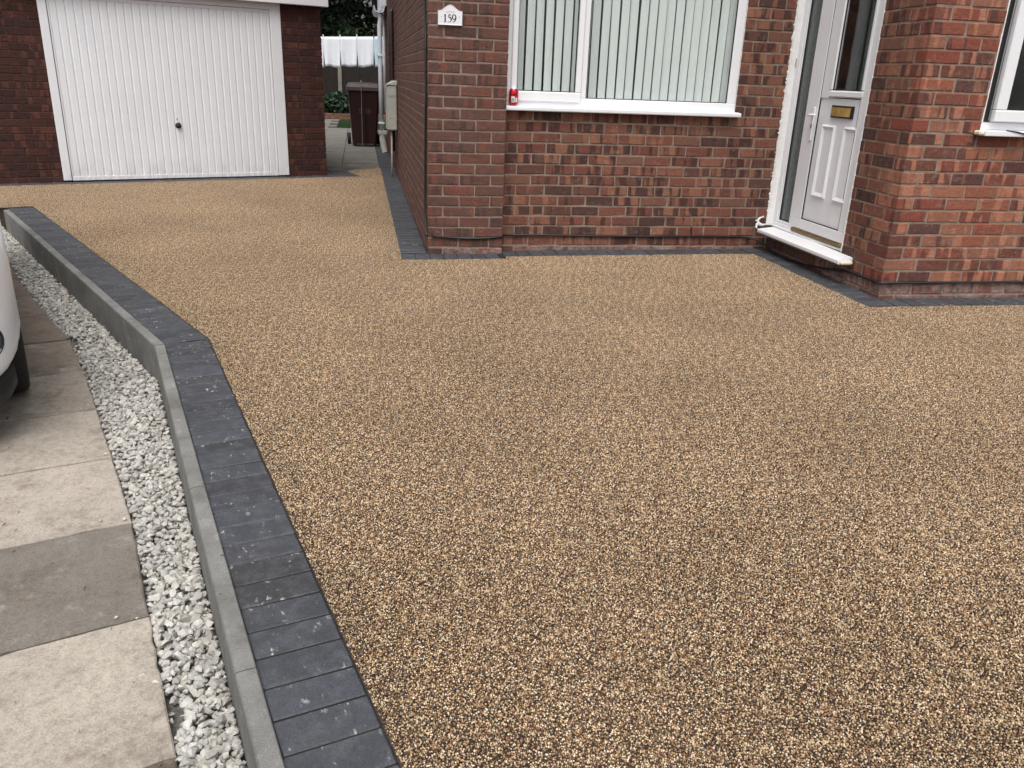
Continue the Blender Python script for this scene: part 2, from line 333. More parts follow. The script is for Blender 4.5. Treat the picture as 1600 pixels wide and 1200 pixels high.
    def build(s, name, mats, parent=None, smooth=False, fix=False):
        me = s.mesh(name, smooth)
        if fix:
            bm = bmesh.new(); bm.from_mesh(me); bmesh.ops.recalc_face_normals(bm, faces=bm.faces); bm.to_mesh(me); bm.free()
        return link(name, me, mats, parent)
def link(name, me, mats=None, parent=None):
    if mats is not None and len(me.materials) == 0:
        for m in (mats if isinstance(mats, (list, tuple)) else [mats]): me.materials.append(M[m] if isinstance(m, str) else m)
    o = bpy.data.objects.new(name, me); COL.objects.link(o)
    if parent is not None: o.parent = parent
    return o
def tag(o, label, cat=None, group=None, kind=None):
    o['label'] = label
    if cat: o['category'] = cat
    if group: o['group'] = group
    if kind: o['kind'] = kind
    return o
def empty(name, loc=(0, 0, 0), rz=0.):
    o = bpy.data.objects.new(name, None); COL.objects.link(o); o.location = loc; o.rotation_euler = (0, 0, rz); o.empty_display_size = .1
    return o
def smooth_by_angle(o, deg=35):
    me = o.data; bm = bmesh.new(); bm.from_mesh(me)
    for f in bm.faces: f.smooth = True
    for e in bm.edges:
        e.smooth = not (len(e.link_faces) == 2 and e.calc_face_angle(0) > R(deg))
    bm.to_mesh(me); bm.free()

# ------------------------------------------------------------------ levels and plan lines
def clamp(t): return max(0., min(1., t))
def zg(x, y): return -.045+.024*clamp((x+.6)/2.2)
XL, XP1, XD = -.657, -.105, 2.043      # side wall, pier right edge, door wall
YP, YQ = -.092, -1.563                 # pier face, porch face
TOP = 5.0
def line_in(y):                        # resin / sett line on the left border
    return -1.08-.287*(y+4.846) if y < -2.095 else -1.92-.530*(y+2.0)
BEND = Vector((-1.870, -2.095)); YEND = 1.98
d1 = Vector((-.287, 1)).normalized(); d2 = Vector((-.530, 1)).normalized()
n1 = Vector((-d1.y, d1.x)); n2 = Vector((-d2.y, d2.x))
Y0 = -6.9
A0 = Vector((line_in(Y0), Y0)); A2 = Vector((line_in(YEND), YEND))
def offset_bend(w):
    # intersection of both lines moved w to the left
    p, q = A0+n1*w, A2+n2*w; den = d1.x*d2.y-d1.y*d2.x; r = q-p
    return p+d1*((r.x*d2.y-r.y*d2.x)/den)
GA = R(20.5); GD = Vector((math.cos(GA), math.sin(GA))); GN = Vector((-math.sin(GA), math.cos(GA))); GP = Vector((-4.23, 3.70))
def G2(s, t): return GP+GD*s+GN*t

# ------------------------------------------------------------------ ground, driveway
ground = MB().box((-150, -150, -.9), (150, 150, -.34)).build('ground', 'soil'); tag(ground, 'bare earth ground beneath the plots', 'ground', kind='structure')
gb = MB()
gb.prism([(-30, 5.3), (30, 5.3), (30, 70), (-30, 70)], -.34, -.062); gb.prism([(-30, 2.2), (-4.2, 2.2), (-4.2, 5.3), (-30, 5.3)], -.34, -.075)
gb = gb.build('garden_ground', 'soil'); tag(gb, 'dark soil of the back garden behind the houses', 'ground', kind='structure')
dv = MB()
def sheet(mb, rows, ncol=24):
    o = len(mb.v)
    for y, xa, xb in rows:
        for i in range(ncol+1):
            x = xa+(xb-xa)*i/ncol; mb.v.append((x, y, zg(x, y)-.0048))
    for j in range(len(rows)-1):
        for i in range(ncol):
            a = o+j*(ncol+1)+i; mb.f.append((a, a+1, a+ncol+2, a+ncol+1)); mb.mi.append(0)
W2 = .202
ob = offset_bend(W2)
rows = [(Y0, (A0+n1*W2).x, 6.)]+[(ob.y, ob.x, 6.)]+[(y, ob.x+(y-ob.y)*d2.x/d2.y, 6.) for y in (-1.5, -.5, .5, 1.2, 1.9)]
dv.prism([(-9, 1.93), (A2+n2*.20).to_tuple(), (A2+n2*.0).to_tuple(), (-2, 2.4), (-2, 4), (-9, 4)], -.34, -.058)
sheet(dv, rows); sheet(dv, [(1.9, -9, 6.), (3.0, -9, 6), (5.75, -9, 6)])
drive = dv.build('driveway', 'resin_bed'); tag(drive, 'resin bound driveway base under the tan stones', 'driveway', kind='structure')

# resin bound aggregate: stone patches and edge stones, one mass
PAL = [((.56, .43, .27), .19), ((.39, .27, .15), .20), ((.245, .152, .082), .18), ((.74, .63, .47), .09), ((.12, .068, .04), .15), ((.15, .13, .11), .06), ((.032, .024, .02), .11), ((.32, .155, .065), .02)]
PC = np.array([c for c, _ in PAL])*np.array([1.05, 1.02, 1.04]); PW = np.array([w for _, w in PAL]); PW /= PW.sum()
bm = bmesh.new(); bmesh.ops.create_icosphere(bm, subdivisions=1, radius=1.0); bm.verts.ensure_lookup_table()
ICV = np.array([v.co[:] for v in bm.verts]); ICF = np.array([[v.index for v in f.verts] for f in bm.faces]); bm.free()
def rotm(rs, n):
    q = rs.normal(size=(n, 4)); q /= np.linalg.norm(q, axis=1)[:, None]; w, x, y, z = q.T
    return np.stack([np.stack([1-2*(y*y+z*z), 2*(x*y-z*w), 2*(x*z+y*w)], -1), np.stack([2*(x*y+z*w), 1-2*(x*x+z*z), 2*(y*z-x*w)], -1), np.stack([2*(x*z-y*w), 2*(y*z+x*w), 1-2*(x*x+y*y)], -1)], 1)
def np_mesh(name, V, F, cols=None, mats=None, smooth=True):
    me = bpy.data.meshes.new(name); nv, nf, k = len(V), len(F), F.shape[1]
    me.vertices.add(nv); me.vertices.foreach_set('co', V.astype(np.float32).ravel())
    me.loops.add(nf*k); me.loops.foreach_set('vertex_index', F.astype(np.int32).ravel())
    me.polygons.add(nf); me.polygons.foreach_set('loop_start', np.arange(0, nf*k, k, dtype=np.int32)); me.polygons.foreach_set('loop_total', np.full(nf, k, dtype=np.int32))
    me.polygons.foreach_set('use_smooth', np.full(nf, smooth))
    if cols is not None:
        a = me.attributes.new('col', 'FLOAT_COLOR', 'POINT'); a.data.foreach_set('color', np.concatenate([cols, np.ones((nv, 1))], 1).astype(np.float32).ravel())
    me.update(calc_edges=True); me.validate()
    if mats: me.materials.append(M[mats])
    return me
def stones(rs, P, rad, mat='stone', name='stone_patch', ci=None):
    n = len(P); Rm = rotm(rs, n); sc = rad[:, None]*(rs.uniform(.75, 1.2, (n, 3)))
    V = ICV[None]*(1+rs.uniform(-.12, .12, (n, len(ICV), 1))); V = np.einsum('nij,nkj->nki', Rm, V*sc[:, None, :])+P[:, None, :]
    if ci is None: ci = rs.choice(len(PC), n, p=PW)
    c = PC[ci]*rs.uniform(.82, 1.15, (n, 1))*(1+rs.uniform(-.05, .05, (n, 3)))
    F = (ICF[None]+(np.arange(n)*len(ICV))[:, None, None]).reshape(-1, 3)
    return np_mesh(name, V.reshape(-1, 3), F, np.repeat(np.clip(c, 0, 1), len(ICV), 0), mat)
PT = .10; NG = 23; SP = PT/NG
def jgrid(rs, n, sp):
    g = (np.arange(n)+.5)*sp-n*sp/2; X, Y = np.meshgrid(g, g); off = np.where(np.arange(n) % 2 == 0, .25, -.25)[:, None]*sp
    return np.stack([X+off+rs.uniform(-.33, .33, X.shape)*sp, Y+rs.uniform(-.33, .33, X.shape)*sp], -1).reshape(-1, 2)
protos = []
for k in range(4):
    rs = np.random.RandomState(100+k); g = jgrid(rs, NG, SP); n = len(g)
    P = np.concatenate([g, -.0030*rs.uniform(0, 1, (n, 1))**1.3+.0005], 1)
    protos.append(bpy.data.objects.new('stone_patch', stones(rs, P, rs.uniform(.0017, .0029, n))))
NPATCH = len(protos)
PQ = np.repeat(np.arange(len(PW)), np.round(PW*25).astype(int))
for k in range(len(PQ)):
    rs = np.random.RandomState(200+k); protos.append(bpy.data.objects.new('edge_stone', stones(rs, np.zeros((1, 3)), np.array([.0017+.0012*((k*7) % 25)/24]), ci=np.array([PQ[k]]))))
C_TIP = Vector((-1.13, 4.62)); C_B = Vector((-1.30, 5.20)); PTH = lambda x: 5.33+(x+1.58)*.49   # path threshold line
POLY = [A0, BEND, A2]
POLY += [A2+n2*.62, Vector((-5.6, 2.9)), G2(-1.35, -.2)]
POLY += [G2(2.9, -.2), C_TIP, C_B, Vector((-1.2, PTH(-1.2)-.03)), Vector((XL-.196, PTH(XL-.196)-.03)), Vector((XL-.196, YP-.202)), Vector((XP1+.005, YP-.202)), Vector((XP1+.005, -.216)),
         Vector((XD-.190, -.216)), Vector((XD-.190, YQ-.196)), Vector((4.7, YQ-.196)), Vector((4.7, Y0))]
PA = np.array([[p[0], p[1]] for p in POLY])
def inside(P, eps=0.):
    x, y = P[:, 0], P[:, 1]; ins = np.zeros(len(P), bool); dmin = np.full(len(P), 1e9); j = len(PA)-1
    for i in range(len(PA)):
        xi, yi = PA[i]; xj, yj = PA[j]
        c = ((yi > y) != (yj > y)) & (x < (xj-xi)*(y-yi)/((yj-yi) or 1e-12)+xi); ins ^= c
        e = np.array([xj-xi, yj-yi]); L = e@e; t = np.clip(((x-xi)*e[0]+(y-yi)*e[1])/L, 0, 1); dmin = np.minimum(dmin, np.hypot(x-xi-t*e[0], y-yi-t*e[1])); j = i
    return ins, dmin
gx = np.arange(PA[:, 0].min(), PA[:, 0].max()+PT, PT); gy = np.arange(PA[:, 1].min(), PA[:, 1].max()+PT, PT)
GX, GY = np.meshgrid(gx, gy); CC = np.stack([GX.ravel(), GY.ravel()], 1); ins, dm = inside(CC)
full = ins & (dm > PT*.7072+.003); part = (dm <= PT*.7072+.003)
zgv = lambda P: -.045+.024*np.clip((P[:, 0]+.6)/2.2, 0, 1)
rs = np.random.RandomState(5); Pf = CC[full]
pts = [np.concatenate([Pf, zgv(Pf)[:, None]], 1)]; var = [rs.randint(0, NPATCH, len(Pf))]; rot = [np.stack([np.zeros(len(Pf)), np.zeros(len(Pf)), rs.randint(0, 4, len(Pf))*math.pi/2], 1)]
ep = np.concatenate([jgrid(rs, NG, SP)+c for c in CC[part]]); i2, d2_ = inside(ep); ep = ep[i2 & (d2_ > .0022)]
pts.append(np.concatenate([ep, (zgv(ep)+-.0030*rs.uniform(0, 1, len(ep))**1.3+.0005)[:, None]], 1)); var.append(rs.randint(NPATCH, len(protos), len(ep))); rot.append(rs.uniform(0, 6.28, (len(ep), 3)))
pts = np.concatenate(pts); var = np.concatenate(var); rot = np.concatenate(rot)
me = bpy.data.meshes.new('resin_stones'); me.vertices.add(len(pts)); me.vertices.foreach_set('co', pts.astype(np.float32).ravel())
a = me.attributes.new('var', 'INT', 'POINT'); a.data.foreach_set('value', var.astype(np.int32))
a = me.attributes.new('rot', 'FLOAT_VECTOR', 'POINT'); a.data.foreach_set('vector', rot.astype(np.float32).ravel()); me.update()
resin = link('resin_stones', me, 'stone'); tag(resin, 'tan and brown resin bound stones covering the driveway', 'stones', kind='stuff')
ng = bpy.data.node_groups.new('scatter_stones', 'GeometryNodeTree')
ng.interface.new_socket('Geometry', in_out='INPUT', socket_type='NodeSocketGeometry'); ng.interface.new_socket('Geometry', in_out='OUTPUT', socket_type='NodeSocketGeometry')
gi = ng.nodes.new('NodeGroupInput'); go = ng.nodes.new('NodeGroupOutput'); jn = ng.nodes.new('GeometryNodeJoinGeometry')
av = ng.nodes.new('GeometryNodeInputNamedAttribute'); av.data_type = 'INT'; av.inputs[0].default_value = 'var'
ar = ng.nodes.new('GeometryNodeInputNamedAttribute'); ar.data_type = 'FLOAT_VECTOR'; ar.inputs[0].default_value = 'rot'
def out(n): return [o for o in n.outputs if o.enabled and o.name == 'Attribute'][0]
for k, po in enumerate(protos):
    cp = ng.nodes.new('FunctionNodeCompare'); cp.data_type = 'INT'; cp.operation = 'EQUAL'
    ii = [s for s in cp.inputs if s.enabled]; ng.links.new(out(av), ii[0]); ii[1].default_value = k
    oi = ng.nodes.new('GeometryNodeObjectInfo'); oi.inputs[0].default_value = po; oi.inputs['As Instance'].default_value = True
    ip = ng.nodes.new('GeometryNodeInstanceOnPoints')
    ng.links.new(gi.outputs[0], ip.inputs['Points']); ng.links.new(cp.outputs[0], ip.inputs['Selection']); ng.links.new(oi.outputs['Geometry'], ip.inputs['Instance']); ng.links.new(out(ar), ip.inputs['Rotation'])
    ng.links.new(ip.outputs[0], jn.inputs[0])
ng.links.new(jn.outputs[0], go.inputs[0])
md = resin.modifiers.new('scatter', 'NODES'); md.node_group = ng

# ------------------------------------------------------------------ charcoal block borders
SETTS = []
for k in range(6):
    rs = np.random.RandomState(300+k); SETTS.append(MB().cbox((-.0494, -.0993, -.05), (.0494, .0993, 0), .0052, 0, .0009, rs).mesh('sett'))
    SETTS[-1].materials.append(M['sett'])
def settrow(parent, a, d, w, length, zf, pitch=.1012, flip=1):
    # blocks side by side from a along unit d, long side along unit w (starting at the line and going towards w)
    a, d, w = Vector(a), Vector(d), Vector(w); n = int(round(length/pitch)); ang = math.atan2(w.y, w.x)-math.pi/2
    for i in range(n):
        c = a+d*(pitch*(i+.5))+w*.1005
        o = bpy.data.objects.new('sett', random.choice(SETTS)); COL.objects.link(o); o.parent = parent
        o.location = (c.x, c.y, zf(c.x, c.y)+random.uniform(-.0016, .0018)); o.rotation_euler = (random.uniform(-.006, .006), random.uniform(-.016, .016), ang+(math.pi if random.random() < .5 else 0)+random.uniform(-.006, .006))
bl = empty('paved_edge', (0, 0, 0)); tag(bl, 'charcoal block paved edge along the left of the driveway', 'paving', kind='structure')
L1 = (BEND-A0).length; L2 = (A2-BEND).length; PCH = .1012
def sand(parent, poly, dz=-.0044): MB().prism([(p[0], p[1]) for p in poly], -.1, lambda x, y: zg(x, y)+dz).build('joint_sand', 'sand', parent, fix=True)
sand(bl, [A0, BEND, BEND+n2*.01, A2, A2+n2*.2, offset_bend(.2), A0+n1*.2])
# start so the rows finish just short of the bend
m1 = math.floor((L1-.012)/PCH); m2 = math.floor(L2/PCH)
settrow(bl, BEND-d1*(m1*PCH+.012), d1, n1, m1*PCH, zg)
settrow(bl, BEND+d2*.004+d2*0.0, d2, n2, m2*PCH, zg)
ob2 = offset_bend(.0); wq = [BEND+d1*(-.011), BEND+d2*.003, BEND+n2*.1985+d2*.003, offset_bend(.1985), BEND+n1*.1985-d1*.011]
MB().prism([(p.x, p.y) for p in wq][::-1], -.095, -.0445).build('sett', 'sett', bl, fix=True)
bh = empty('house_edge', (0, 0, 0)); tag(bh, 'charcoal block paved edge around the brick house', 'paving', kind='structure')
sand(bh, [(XL-.196, YP-.2), (XL, YP-.2), (XL, PTH(XL)), (XL-.196, PTH(XL))]); sand(bh, [(XL, YP-.2), (XP1+.004, YP-.2), (XP1+.004, YP), (XL, YP)])
sand(bh, [(XP1+.006, -.214), (.6, -.214), (.6, 0), (XP1+.006, 0)]); sand(bh, [(.6, -.214), (XD-.19, -.214), (XD-.19, 0), (.6, 0)]); sand(bh, [(XD-.19, YQ-.194), (XD, YQ-.194), (XD, 0), (XD-.19, 0)]); sand(bh, [(XD, YQ-.194), (4.7, YQ-.194), (4.7, YQ), (XD, YQ)])
settrow(bh, (XL-.002, PTH(XL)-.06), (0, -1), (-1, 0), PTH(XL)-.06-YP-.0, zg)
settrow(bh, (XL-.196, YP-.004), (1, 0), (0, -1), XP1-XL+.196, zg)
settrow(bh, (XP1+.006, -.016), (1, 0), (0, -1), XD-.19-XP1, zg)
settrow(bh, (XD-.002, -.004), (0, -1), (-1, 0), -YQ+.196, zg, .1012)
settrow(bh, (XD+.012, YQ-.004), (1, 0), (0, -1), 2.7, zg)
settrow(bh, (XL-.002, 9.3), (0, -1), (-1, 0), 9.3-PTH(XL)-.08, lambda x, y: -.052)
bg2 = empty('garage_edge', (0, 0, 0)); tag(bg2, 'charcoal block strip in front of the garage door', 'paving', kind='structure')
g0 = G2(-1.3, -.003); settrow(bg2, g0, GD, -GN, 4.24, zg)
q0 = G2(2.955, -.003); q1 = G2(2.955, -.2); e1 = Vector((-1.59, 5.30))
for poly in ([q0, q1, C_TIP.lerp(q1, .45), C_B.lerp(q0, .55)], [C_TIP.lerp(q1, .44), C_TIP, C_B, C_B.lerp(q0, .54)], [q0, C_B.lerp(q0, .55), C_B, e1]):
    MB().prism([(p.x, p.y) for p in poly], -.09, -.0445+random.uniform(-.001, .001)).build('sett', 'sett', bg2, fix=True)

# ------------------------------------------------------------------ concrete edging kerb
KW = .046
kb = empty('edging_kerb', (0, 0, 0)); tag(kb, 'grey concrete edging kerb between blocks and pale gravel', 'kerb', kind='structure')
def kerbpiece(a, b, na, nb, c=.004):
    # a, b: inner line ends; na/nb: outward offset vectors at each end
    ai, bi, ao, bo = a, b, a+na, b+nb; ztop = -.042+random.uniform(-.002, .002); zb = -.36
    def lp(f, z):
        A = ai.lerp(ao, f); B = bi.lerp(bo, f); return (A.x, A.y, z), (B.x, B.y, z)
    prof = [(0, zb), (0, ztop-c), (.06, ztop-.001), (.5, ztop), (.93, ztop-.001), (1, ztop-c*1.6), (1, zb)]
    v = []; f = []
    for fr, z in prof: v += list(lp(fr, z))
    for i in range(len(prof)-1): f.append((2*i, 2*i+1, 2*i+3, 2*i+2))
    f.append(tuple(range(0, 2*len(prof), 2))); f.append(tuple(range(1, 2*len(prof), 2))[::-1])
    MB().add(v, f).build('kerb', 'kerb', kb, fix=True)
KI = .201; kbend_i = offset_bend(KI); kbend_o = offset_bend(KI+KW)
P = kbend_i; k = 0
cuts = [0, .62, 1.535, 2.45, 3.365, 4.28, 5.2]
for i in range(len(cuts)-1):
    a = kbend_i-d1*(cuts[i+1]-.002); b = kbend_i-d1*(cuts[i]+.002)
    kerbpiece(a, b if i else kbend_i, n1*KW, n1*KW if i else kbend_o-kbend_i)
cuts = [0, .915, 1.83, 2.745, 3.66, 4.45]
for i in range(len(cuts)-1):
    a = kbend_i+d2*(cuts[i]+.002); b = kbend_i+d2*(cuts[i+1]-.002)
    kerbpiece(a if i else kbend_i, b, n2*KW if i else kbend_o-kbend_i, n2*KW)

# ------------------------------------------------------------------ neighbour's flags and gravel strip
FZ = -.235
FR = [(-4.55, 2.0), (-3.75, .55), (-3.25, -.47), (-2.99, -.95), (-2.72, -1.44), (-2.49, -1.98), (-2.295, -2.485), (-2.10, -2.99), (-1.905, -3.505), (-1.733, -4.035), (-1.56, -4.565), (-1.42, -5.1), (-1.30, -5.63), (-1.2, -6.16), (-1.1, -6.7)]
TONES = [(.25, .21, .175), (.25, .205, .17), (.24, .20, .165), (.25, .208, .17), (.27, .23, .19), (.38, .335, .285), (.43, .385, .33), (.48, .43, .37), (.22, .20, .176), (.50, .45, .385), (.15, .11, .088), (.4, .36, .3), (.4, .36, .3), (.4, .36, .3)]
fl = empty('flag_path', (0, 0, 0)); tag(fl, 'weathered concrete paving flags where the white car stands', 'paving', kind='structure')
def flag(poly, tone, z, rs):
    # slab with a slightly broken outline
    pp = []
    for i in range(len(poly)):
        a, b = Vector(poly[i]), Vector(poly[(i+1) % len(poly)]); L = (b-a).length; n = max(2, int(L/.035)); nn = Vector((b-a).yx); nn = Vector((nn.x, -nn.y)).normalized()
        for j in range(n):
            pp.append(a.lerp(b, j/n)+nn*(.0015-abs(rs.normal(0, .0032)) if j else .0))
    c = sum((Vector(p) for p in poly), Vector((0, 0)))/len(poly); tx, ty = (rs.rand(2)-.5)*.012
    h = lambda x, y: z+tx*(x-c.x)+ty*(y-c.y)
    n = len(pp); v = [(p.x, p.y, h(p.x, p.y)-.045) for p in pp]+[(p.x, p.y, h(p.x, p.y)-.004) for p in pp]
    v += [(p.x+(c.x-p.x)/max(.2, (c-p).length)*.005, p.y+(c.y-p.y)/max(.2, (c-p).length)*.005, h(p.x, p.y)) for p in pp]
    f = [(i, (i+1) % n, n+(i+1) % n, n+i) for i in range(n)]+[(n+i, n+(i+1) % n, 2*n+(i+1) % n, 2*n+i) for i in range(n)]+[tuple(range(2*n, 3*n))]
    o = MB().add(v, f).build('flag', 'flag', fl, fix=True)
    at = o.data.attributes.new('tone', 'FLOAT_COLOR', 'POINT'); at.data.foreach_set('color', np.tile(np.array([*tone, 1.], np.float32), len(v)))
rs = np.random.RandomState(11)
for i in range(len(FR)-1):
    a, b = Vector(FR[i]), Vector(FR[i+1]); j0 = Vector((-.945, -.326)); g = .0065
    if i < 5: j0 = Vector((-.93, -.37))
    e = (b-a).normalized()*g
    for kx in range(4):
        s0, s1 = .61*kx, .61*(kx+1)-.008
        flag([a+e+j0*s0, a+e+j0*s1, b-e+j0*s1, b-e+j0*s0], TONES[i] if kx == 0 else tuple(x*(.8+.4*rs.rand()) for x in TONES[(i+kx*3) % 9]), FZ+rs.uniform(-.003, .003), rs)
# chippings
def hull(rs):
    bm = bmesh.new()
    for p in rs.normal(size=(17, 3)):
        p = p/np.linalg.norm(p)*rs.uniform(.82, 1.0); bm.verts.new(p*np.array([1.0, .76, .58]))
    r = bmesh.ops.convex_hull(bm, input=bm.verts)
    bmesh.ops.delete(bm, geom=[g for g in r['geom_interior'] if isinstance(g, bmesh.types.BMVert)], context='VERTS')
    bmesh.ops.triangulate(bm, faces=bm.faces); bm.verts.index_update()
    V = np.array([v.co[:] for v in bm.verts]); F = np.array([[v.index for v in f.verts] for f in bm.faces]); bm.free(); return V, F
rs = np.random.RandomState(21); HULLS = [hull(rs) for _ in range(14)]
FRA = np.array(FR)[::-1]
def flag_x(y): return np.interp(y, FRA[:, 1], FRA[:, 0])
kox = lambda y: np.where(y < kbend_o.y, kbend_o.x+(y-kbend_o.y)*d1.x/d1.y, kbend_o.x+(y-kbend_o.y)*d2.x/d2.y)
VV = []; FF = []; CL = []; cnt = 0
for layer in range(4):
    y = -6.6
    ys = np.arange(-6.6, 1.9, .0188 if layer else .022)
    for y in ys:
        xa, xb = float(flag_x(y)), float(kox(y)); n = max(1, int((xb-xa)/(.0188 if layer else .022)))
        for i in range(n):
            x = xa+(i+rs.uniform(0, 1))*(xb-xa)/n; yy = y+rs.uniform(-.01, .01); u = (x-xa)/(xb-xa)
            if layer == 3 and rs.rand() < .5: continue
            if u < .10 and layer and rs.rand() < .55: continue
            # a few bare earthy spots by the flag edge
            if u < .22 and (abs(y+4.42) < .07 or abs(y+4.9) < .05 or abs(y+1.5) < .12) and rs.rand() < .8: continue
            r = np.clip(rs.lognormal(math.log(.0128), .33), .006, .024); V, F = HULLS[rs.randint(len(HULLS))]
            z = -.266+layer*.0095+.012*u+rs.uniform(-.004, .004)+.006*math.sin(y*5+x*9)
            yaw = rs.uniform(0, 6.28); tl = rs.normal(0, .45, 2)
            Rm = np.array(Matrix.Rotation(yaw, 3, 'Z') @ Matrix.Rotation(tl[0], 3, 'X') @ Matrix.Rotation(tl[1], 3, 'Y'))
            x = min(max(x, xa+r*.75), xb-r*.8)
            VV.append((V*r) @ Rm.T+np.array([x, yy, z])); FF.append(F+cnt); cnt += len(V)
            g = rs.uniform(.33, .57); tt = rs.rand()*1.6; CL.append(np.tile(np.array([g, g*(.985-.02*tt), g*(.955-.06*tt)]), (len(V), 1)))
me = np_mesh('gravel_strip', np.concatenate(VV), np.concatenate(FF), np.concatenate(CL), 'chip', False)
gv = link('gravel_strip', me); tag(gv, 'pale limestone chippings in the strip beside the kerb', 'gravel', kind='stuff')
bed = MB().prism([(-8, -7), (3, -7), (3, 2.2), (-8, 2.2)], -.345, -.272).build('gravel_bed', 'grit'); tag(bed, 'dark earth under the chippings and flags', 'ground', kind='structure')

# ------------------------------------------------------------------ the house
house = empty('house', (0, 0, 0)); tag(house, 'red brick house with white window, white front door and number plaque', 'house')
BR = []   # bricks wanted: (wall, lo, hi, material, normal)
def brk(wall, x0, x1, y0, y1, k, mat, nrm, z0=0.):
    BR.append((wall, (x0, y0, z0+.075*k+.005), (x1, y1, z0+.075*(k+1)-.005), mat, nrm))
D = .1025; JW = .005
def course_x(wall, xa, xb, yf, k, mod, off, mat, holes=(), z0=0.):
    # stretcher course facing -Y between xa and xb; perpends at off + i*mod
    i0 = math.floor((xa-off)/mod)-1; e = []
    i = i0
    while off+i*mod < xb+mod:
        a, b = max(off+i*mod, xa-JW), min(off+(i+1)*mod, xb+JW); i += 1
        if b-a > .03: e.append((a+JW, b-JW))
    zc0, zc1 = z0+.075*k+.005, z0+.075*(k+1)-.005
    for a, b in e:
        segs = [(a, b)]
        for (hx0, hx1, hz0, hz1) in holes:
            if zc1 > hz0+.012 and zc0 < hz1-.012:
                ns = []
                for s0, s1 in segs:
                    if s1 <= hx0 or s0 >= hx1: ns.append((s0, s1)); continue
                    if s0 < hx0-.02: ns.append((s0, hx0))
                    if s1 > hx1+.02: ns.append((hx1, s1))
                segs = ns
        for s0, s1 in segs: brk(wall, s0, s1, yf, yf+D, k, mat, (0, -1, 0), z0)
def course_y(wall, ya, yb, xf, k, mod, off, mat, holes=()):
    i = math.floor((ya-off)/mod)-1; zc0, zc1 = .075*k+.005, .075*(k+1)-.005
    while off+i*mod < yb+mod:
        a, b = max(off+i*mod, ya-JW)+JW, min(off+(i+1)*mod, yb+JW)-JW; i += 1
        if b-a < .03: continue
        segs = [(a, b)]
        for (h0, h1, hz0, hz1) in holes:
            if zc1 > hz0+.012 and zc0 < hz1-.012:
                ns = []
                for s0, s1 in segs:
                    if s1 <= h0 or s0 >= h1: ns.append((s0, s1)); continue
                    if s0 < h0-.02: ns.append((s0, h0))
                    if s1 > h1+.02: ns.append((h1, s1))
                segs = ns
        for s0, s1 in segs: brk(wall, xf, xf+D, s0, s1, k, mat, (-1, 0, 0))
KT = int(TOP/.075)
WIN = (-.092, 1.652, .985, 2.10)           # main window opening (x0, x1, z0, z1)
PWN = (2.492, 4.30, .985, 2.10)            # porch window
DOR = (-1.075, .02, .125, 2.12)            # door opening in Y
UPW = [(.35, 1.65, 3.1, 4.25)]
DMOD = .2218
for k in range(-2, KT):
    ev = k % 2 == 0
    mp = 'brick_base' if k < 0 else 'brick_pier'
    # window wall
    course_x('front_wall', XP1+.006, XD-.004, 0, k, .216, .108 if ev else 0, 'brick_base' if k < 0 else 'brick_front', [WIN]+UPW)
    # pier with its corner bricks
    w = XP1-XL
    if ev: pcs = [(0, .22), (.23, .445), (.455, w)]
    else: pcs = [(0, D), (.1125, .3325), (.3425, w)]
    for j, (a, b) in enumerate(pcs):
        dep = D if (ev or j) else .215
        if j == 2: dep = abs(YP)+.004
        brk('pier', XL+a, XL+b, YP, YP+dep, k, mp, (0, -1, 0))
    # side wall running back
    course_y('side_wall', YP+(.1125 if ev else .225), 9.7, XL, k, .225, YP+(.1125 if ev else .225), 'brick_pier', [])
    # porch: front face and door face share the corner brick
    if ev: brk('porch_wall', XD, XD+.212, YQ, YQ+D, k, 'brick_base' if k < 1 else 'brick_porch', (0, -1, 0))
    else: brk('porch_wall', XD, XD+D, YQ, YQ+.215, k, 'brick_base' if k < 1 else 'brick_porch', (0, -1, 0))
    course_x('porch_wall', XD+(.222 if ev else .1125), 5.2, YQ, k, DMOD, XD+(0 if ev else .5*DMOD), 'brick_base' if k < 1 else 'brick_porch', [PWN])
    course_y('door_wall', YQ+(.1125 if ev else .225), -.005, XD, k, .225, YQ+(.1125 if ev else .225), 'brick_base' if k < 1 else 'brick_front', [DOR])
# mortar bodies of the walls, 4 mm behind the brick faces
RC = .0045
def wall_part(name, boxes, mat='mortar'):
    mb = MB()
    for a, b in boxes: mb.box(a, b)
    return mb.build(name, mat, house)
ZB = -.3; HD = .25
def around(hole, lo, hi):   # rectangles of the plane lo..hi (u0,z0)-(u1,z1) minus one hole
    (u0, z0), (u1, z1) = lo, hi; h0, h1, g0, g1 = hole
    r = [((u0, z0), (u1, g0)), ((u0, g1), (u1, z1))]
    if h0 > u0: r.append(((u0, g0), (h0, g1)))
    if h1 < u1: r.append(((h1, g0), (u1, g1)))
    return r
WALLS = {}
WALLS['front_wall'] = wall_part('front_wall', [((a[0], RC, a[1]), (b[0], HD, b[1])) for a, b in around(WIN, (XP1-.02, ZB), (XD+.02, 2.9))]+[((XP1-.02, RC, 2.9), (XD+.02, HD, TOP))])
WALLS['pier'] = wall_part('pier', [((XL+RC, YP+RC, ZB), (XP1-RC, .0035, TOP)), ((XL+RC, .0035, ZB), (XP1-.021, HD, TOP))], 'mortar_pale')
WALLS['side_wall'] = wall_part('side_wall', [((XL+RC, HD, ZB), (XL+HD, 9.7, TOP))], 'mortar_pale')
WALLS['porch_wall'] = wall_part('porch_wall', [((a[0], YQ+RC, a[1]), (b[0], YQ+HD, b[1])) for a, b in around(PWN, (XD+RC, ZB), (5.2, TOP))])
WALLS['door_wall'] = wall_part('door_wall', [((XD+RC, max(a[0], YQ+HD), a[1]), (XD+HD, b[0], b[1])) for a, b in around(DOR, (YQ+HD, ZB), (.0035, TOP)) if b[0] > a[0]])
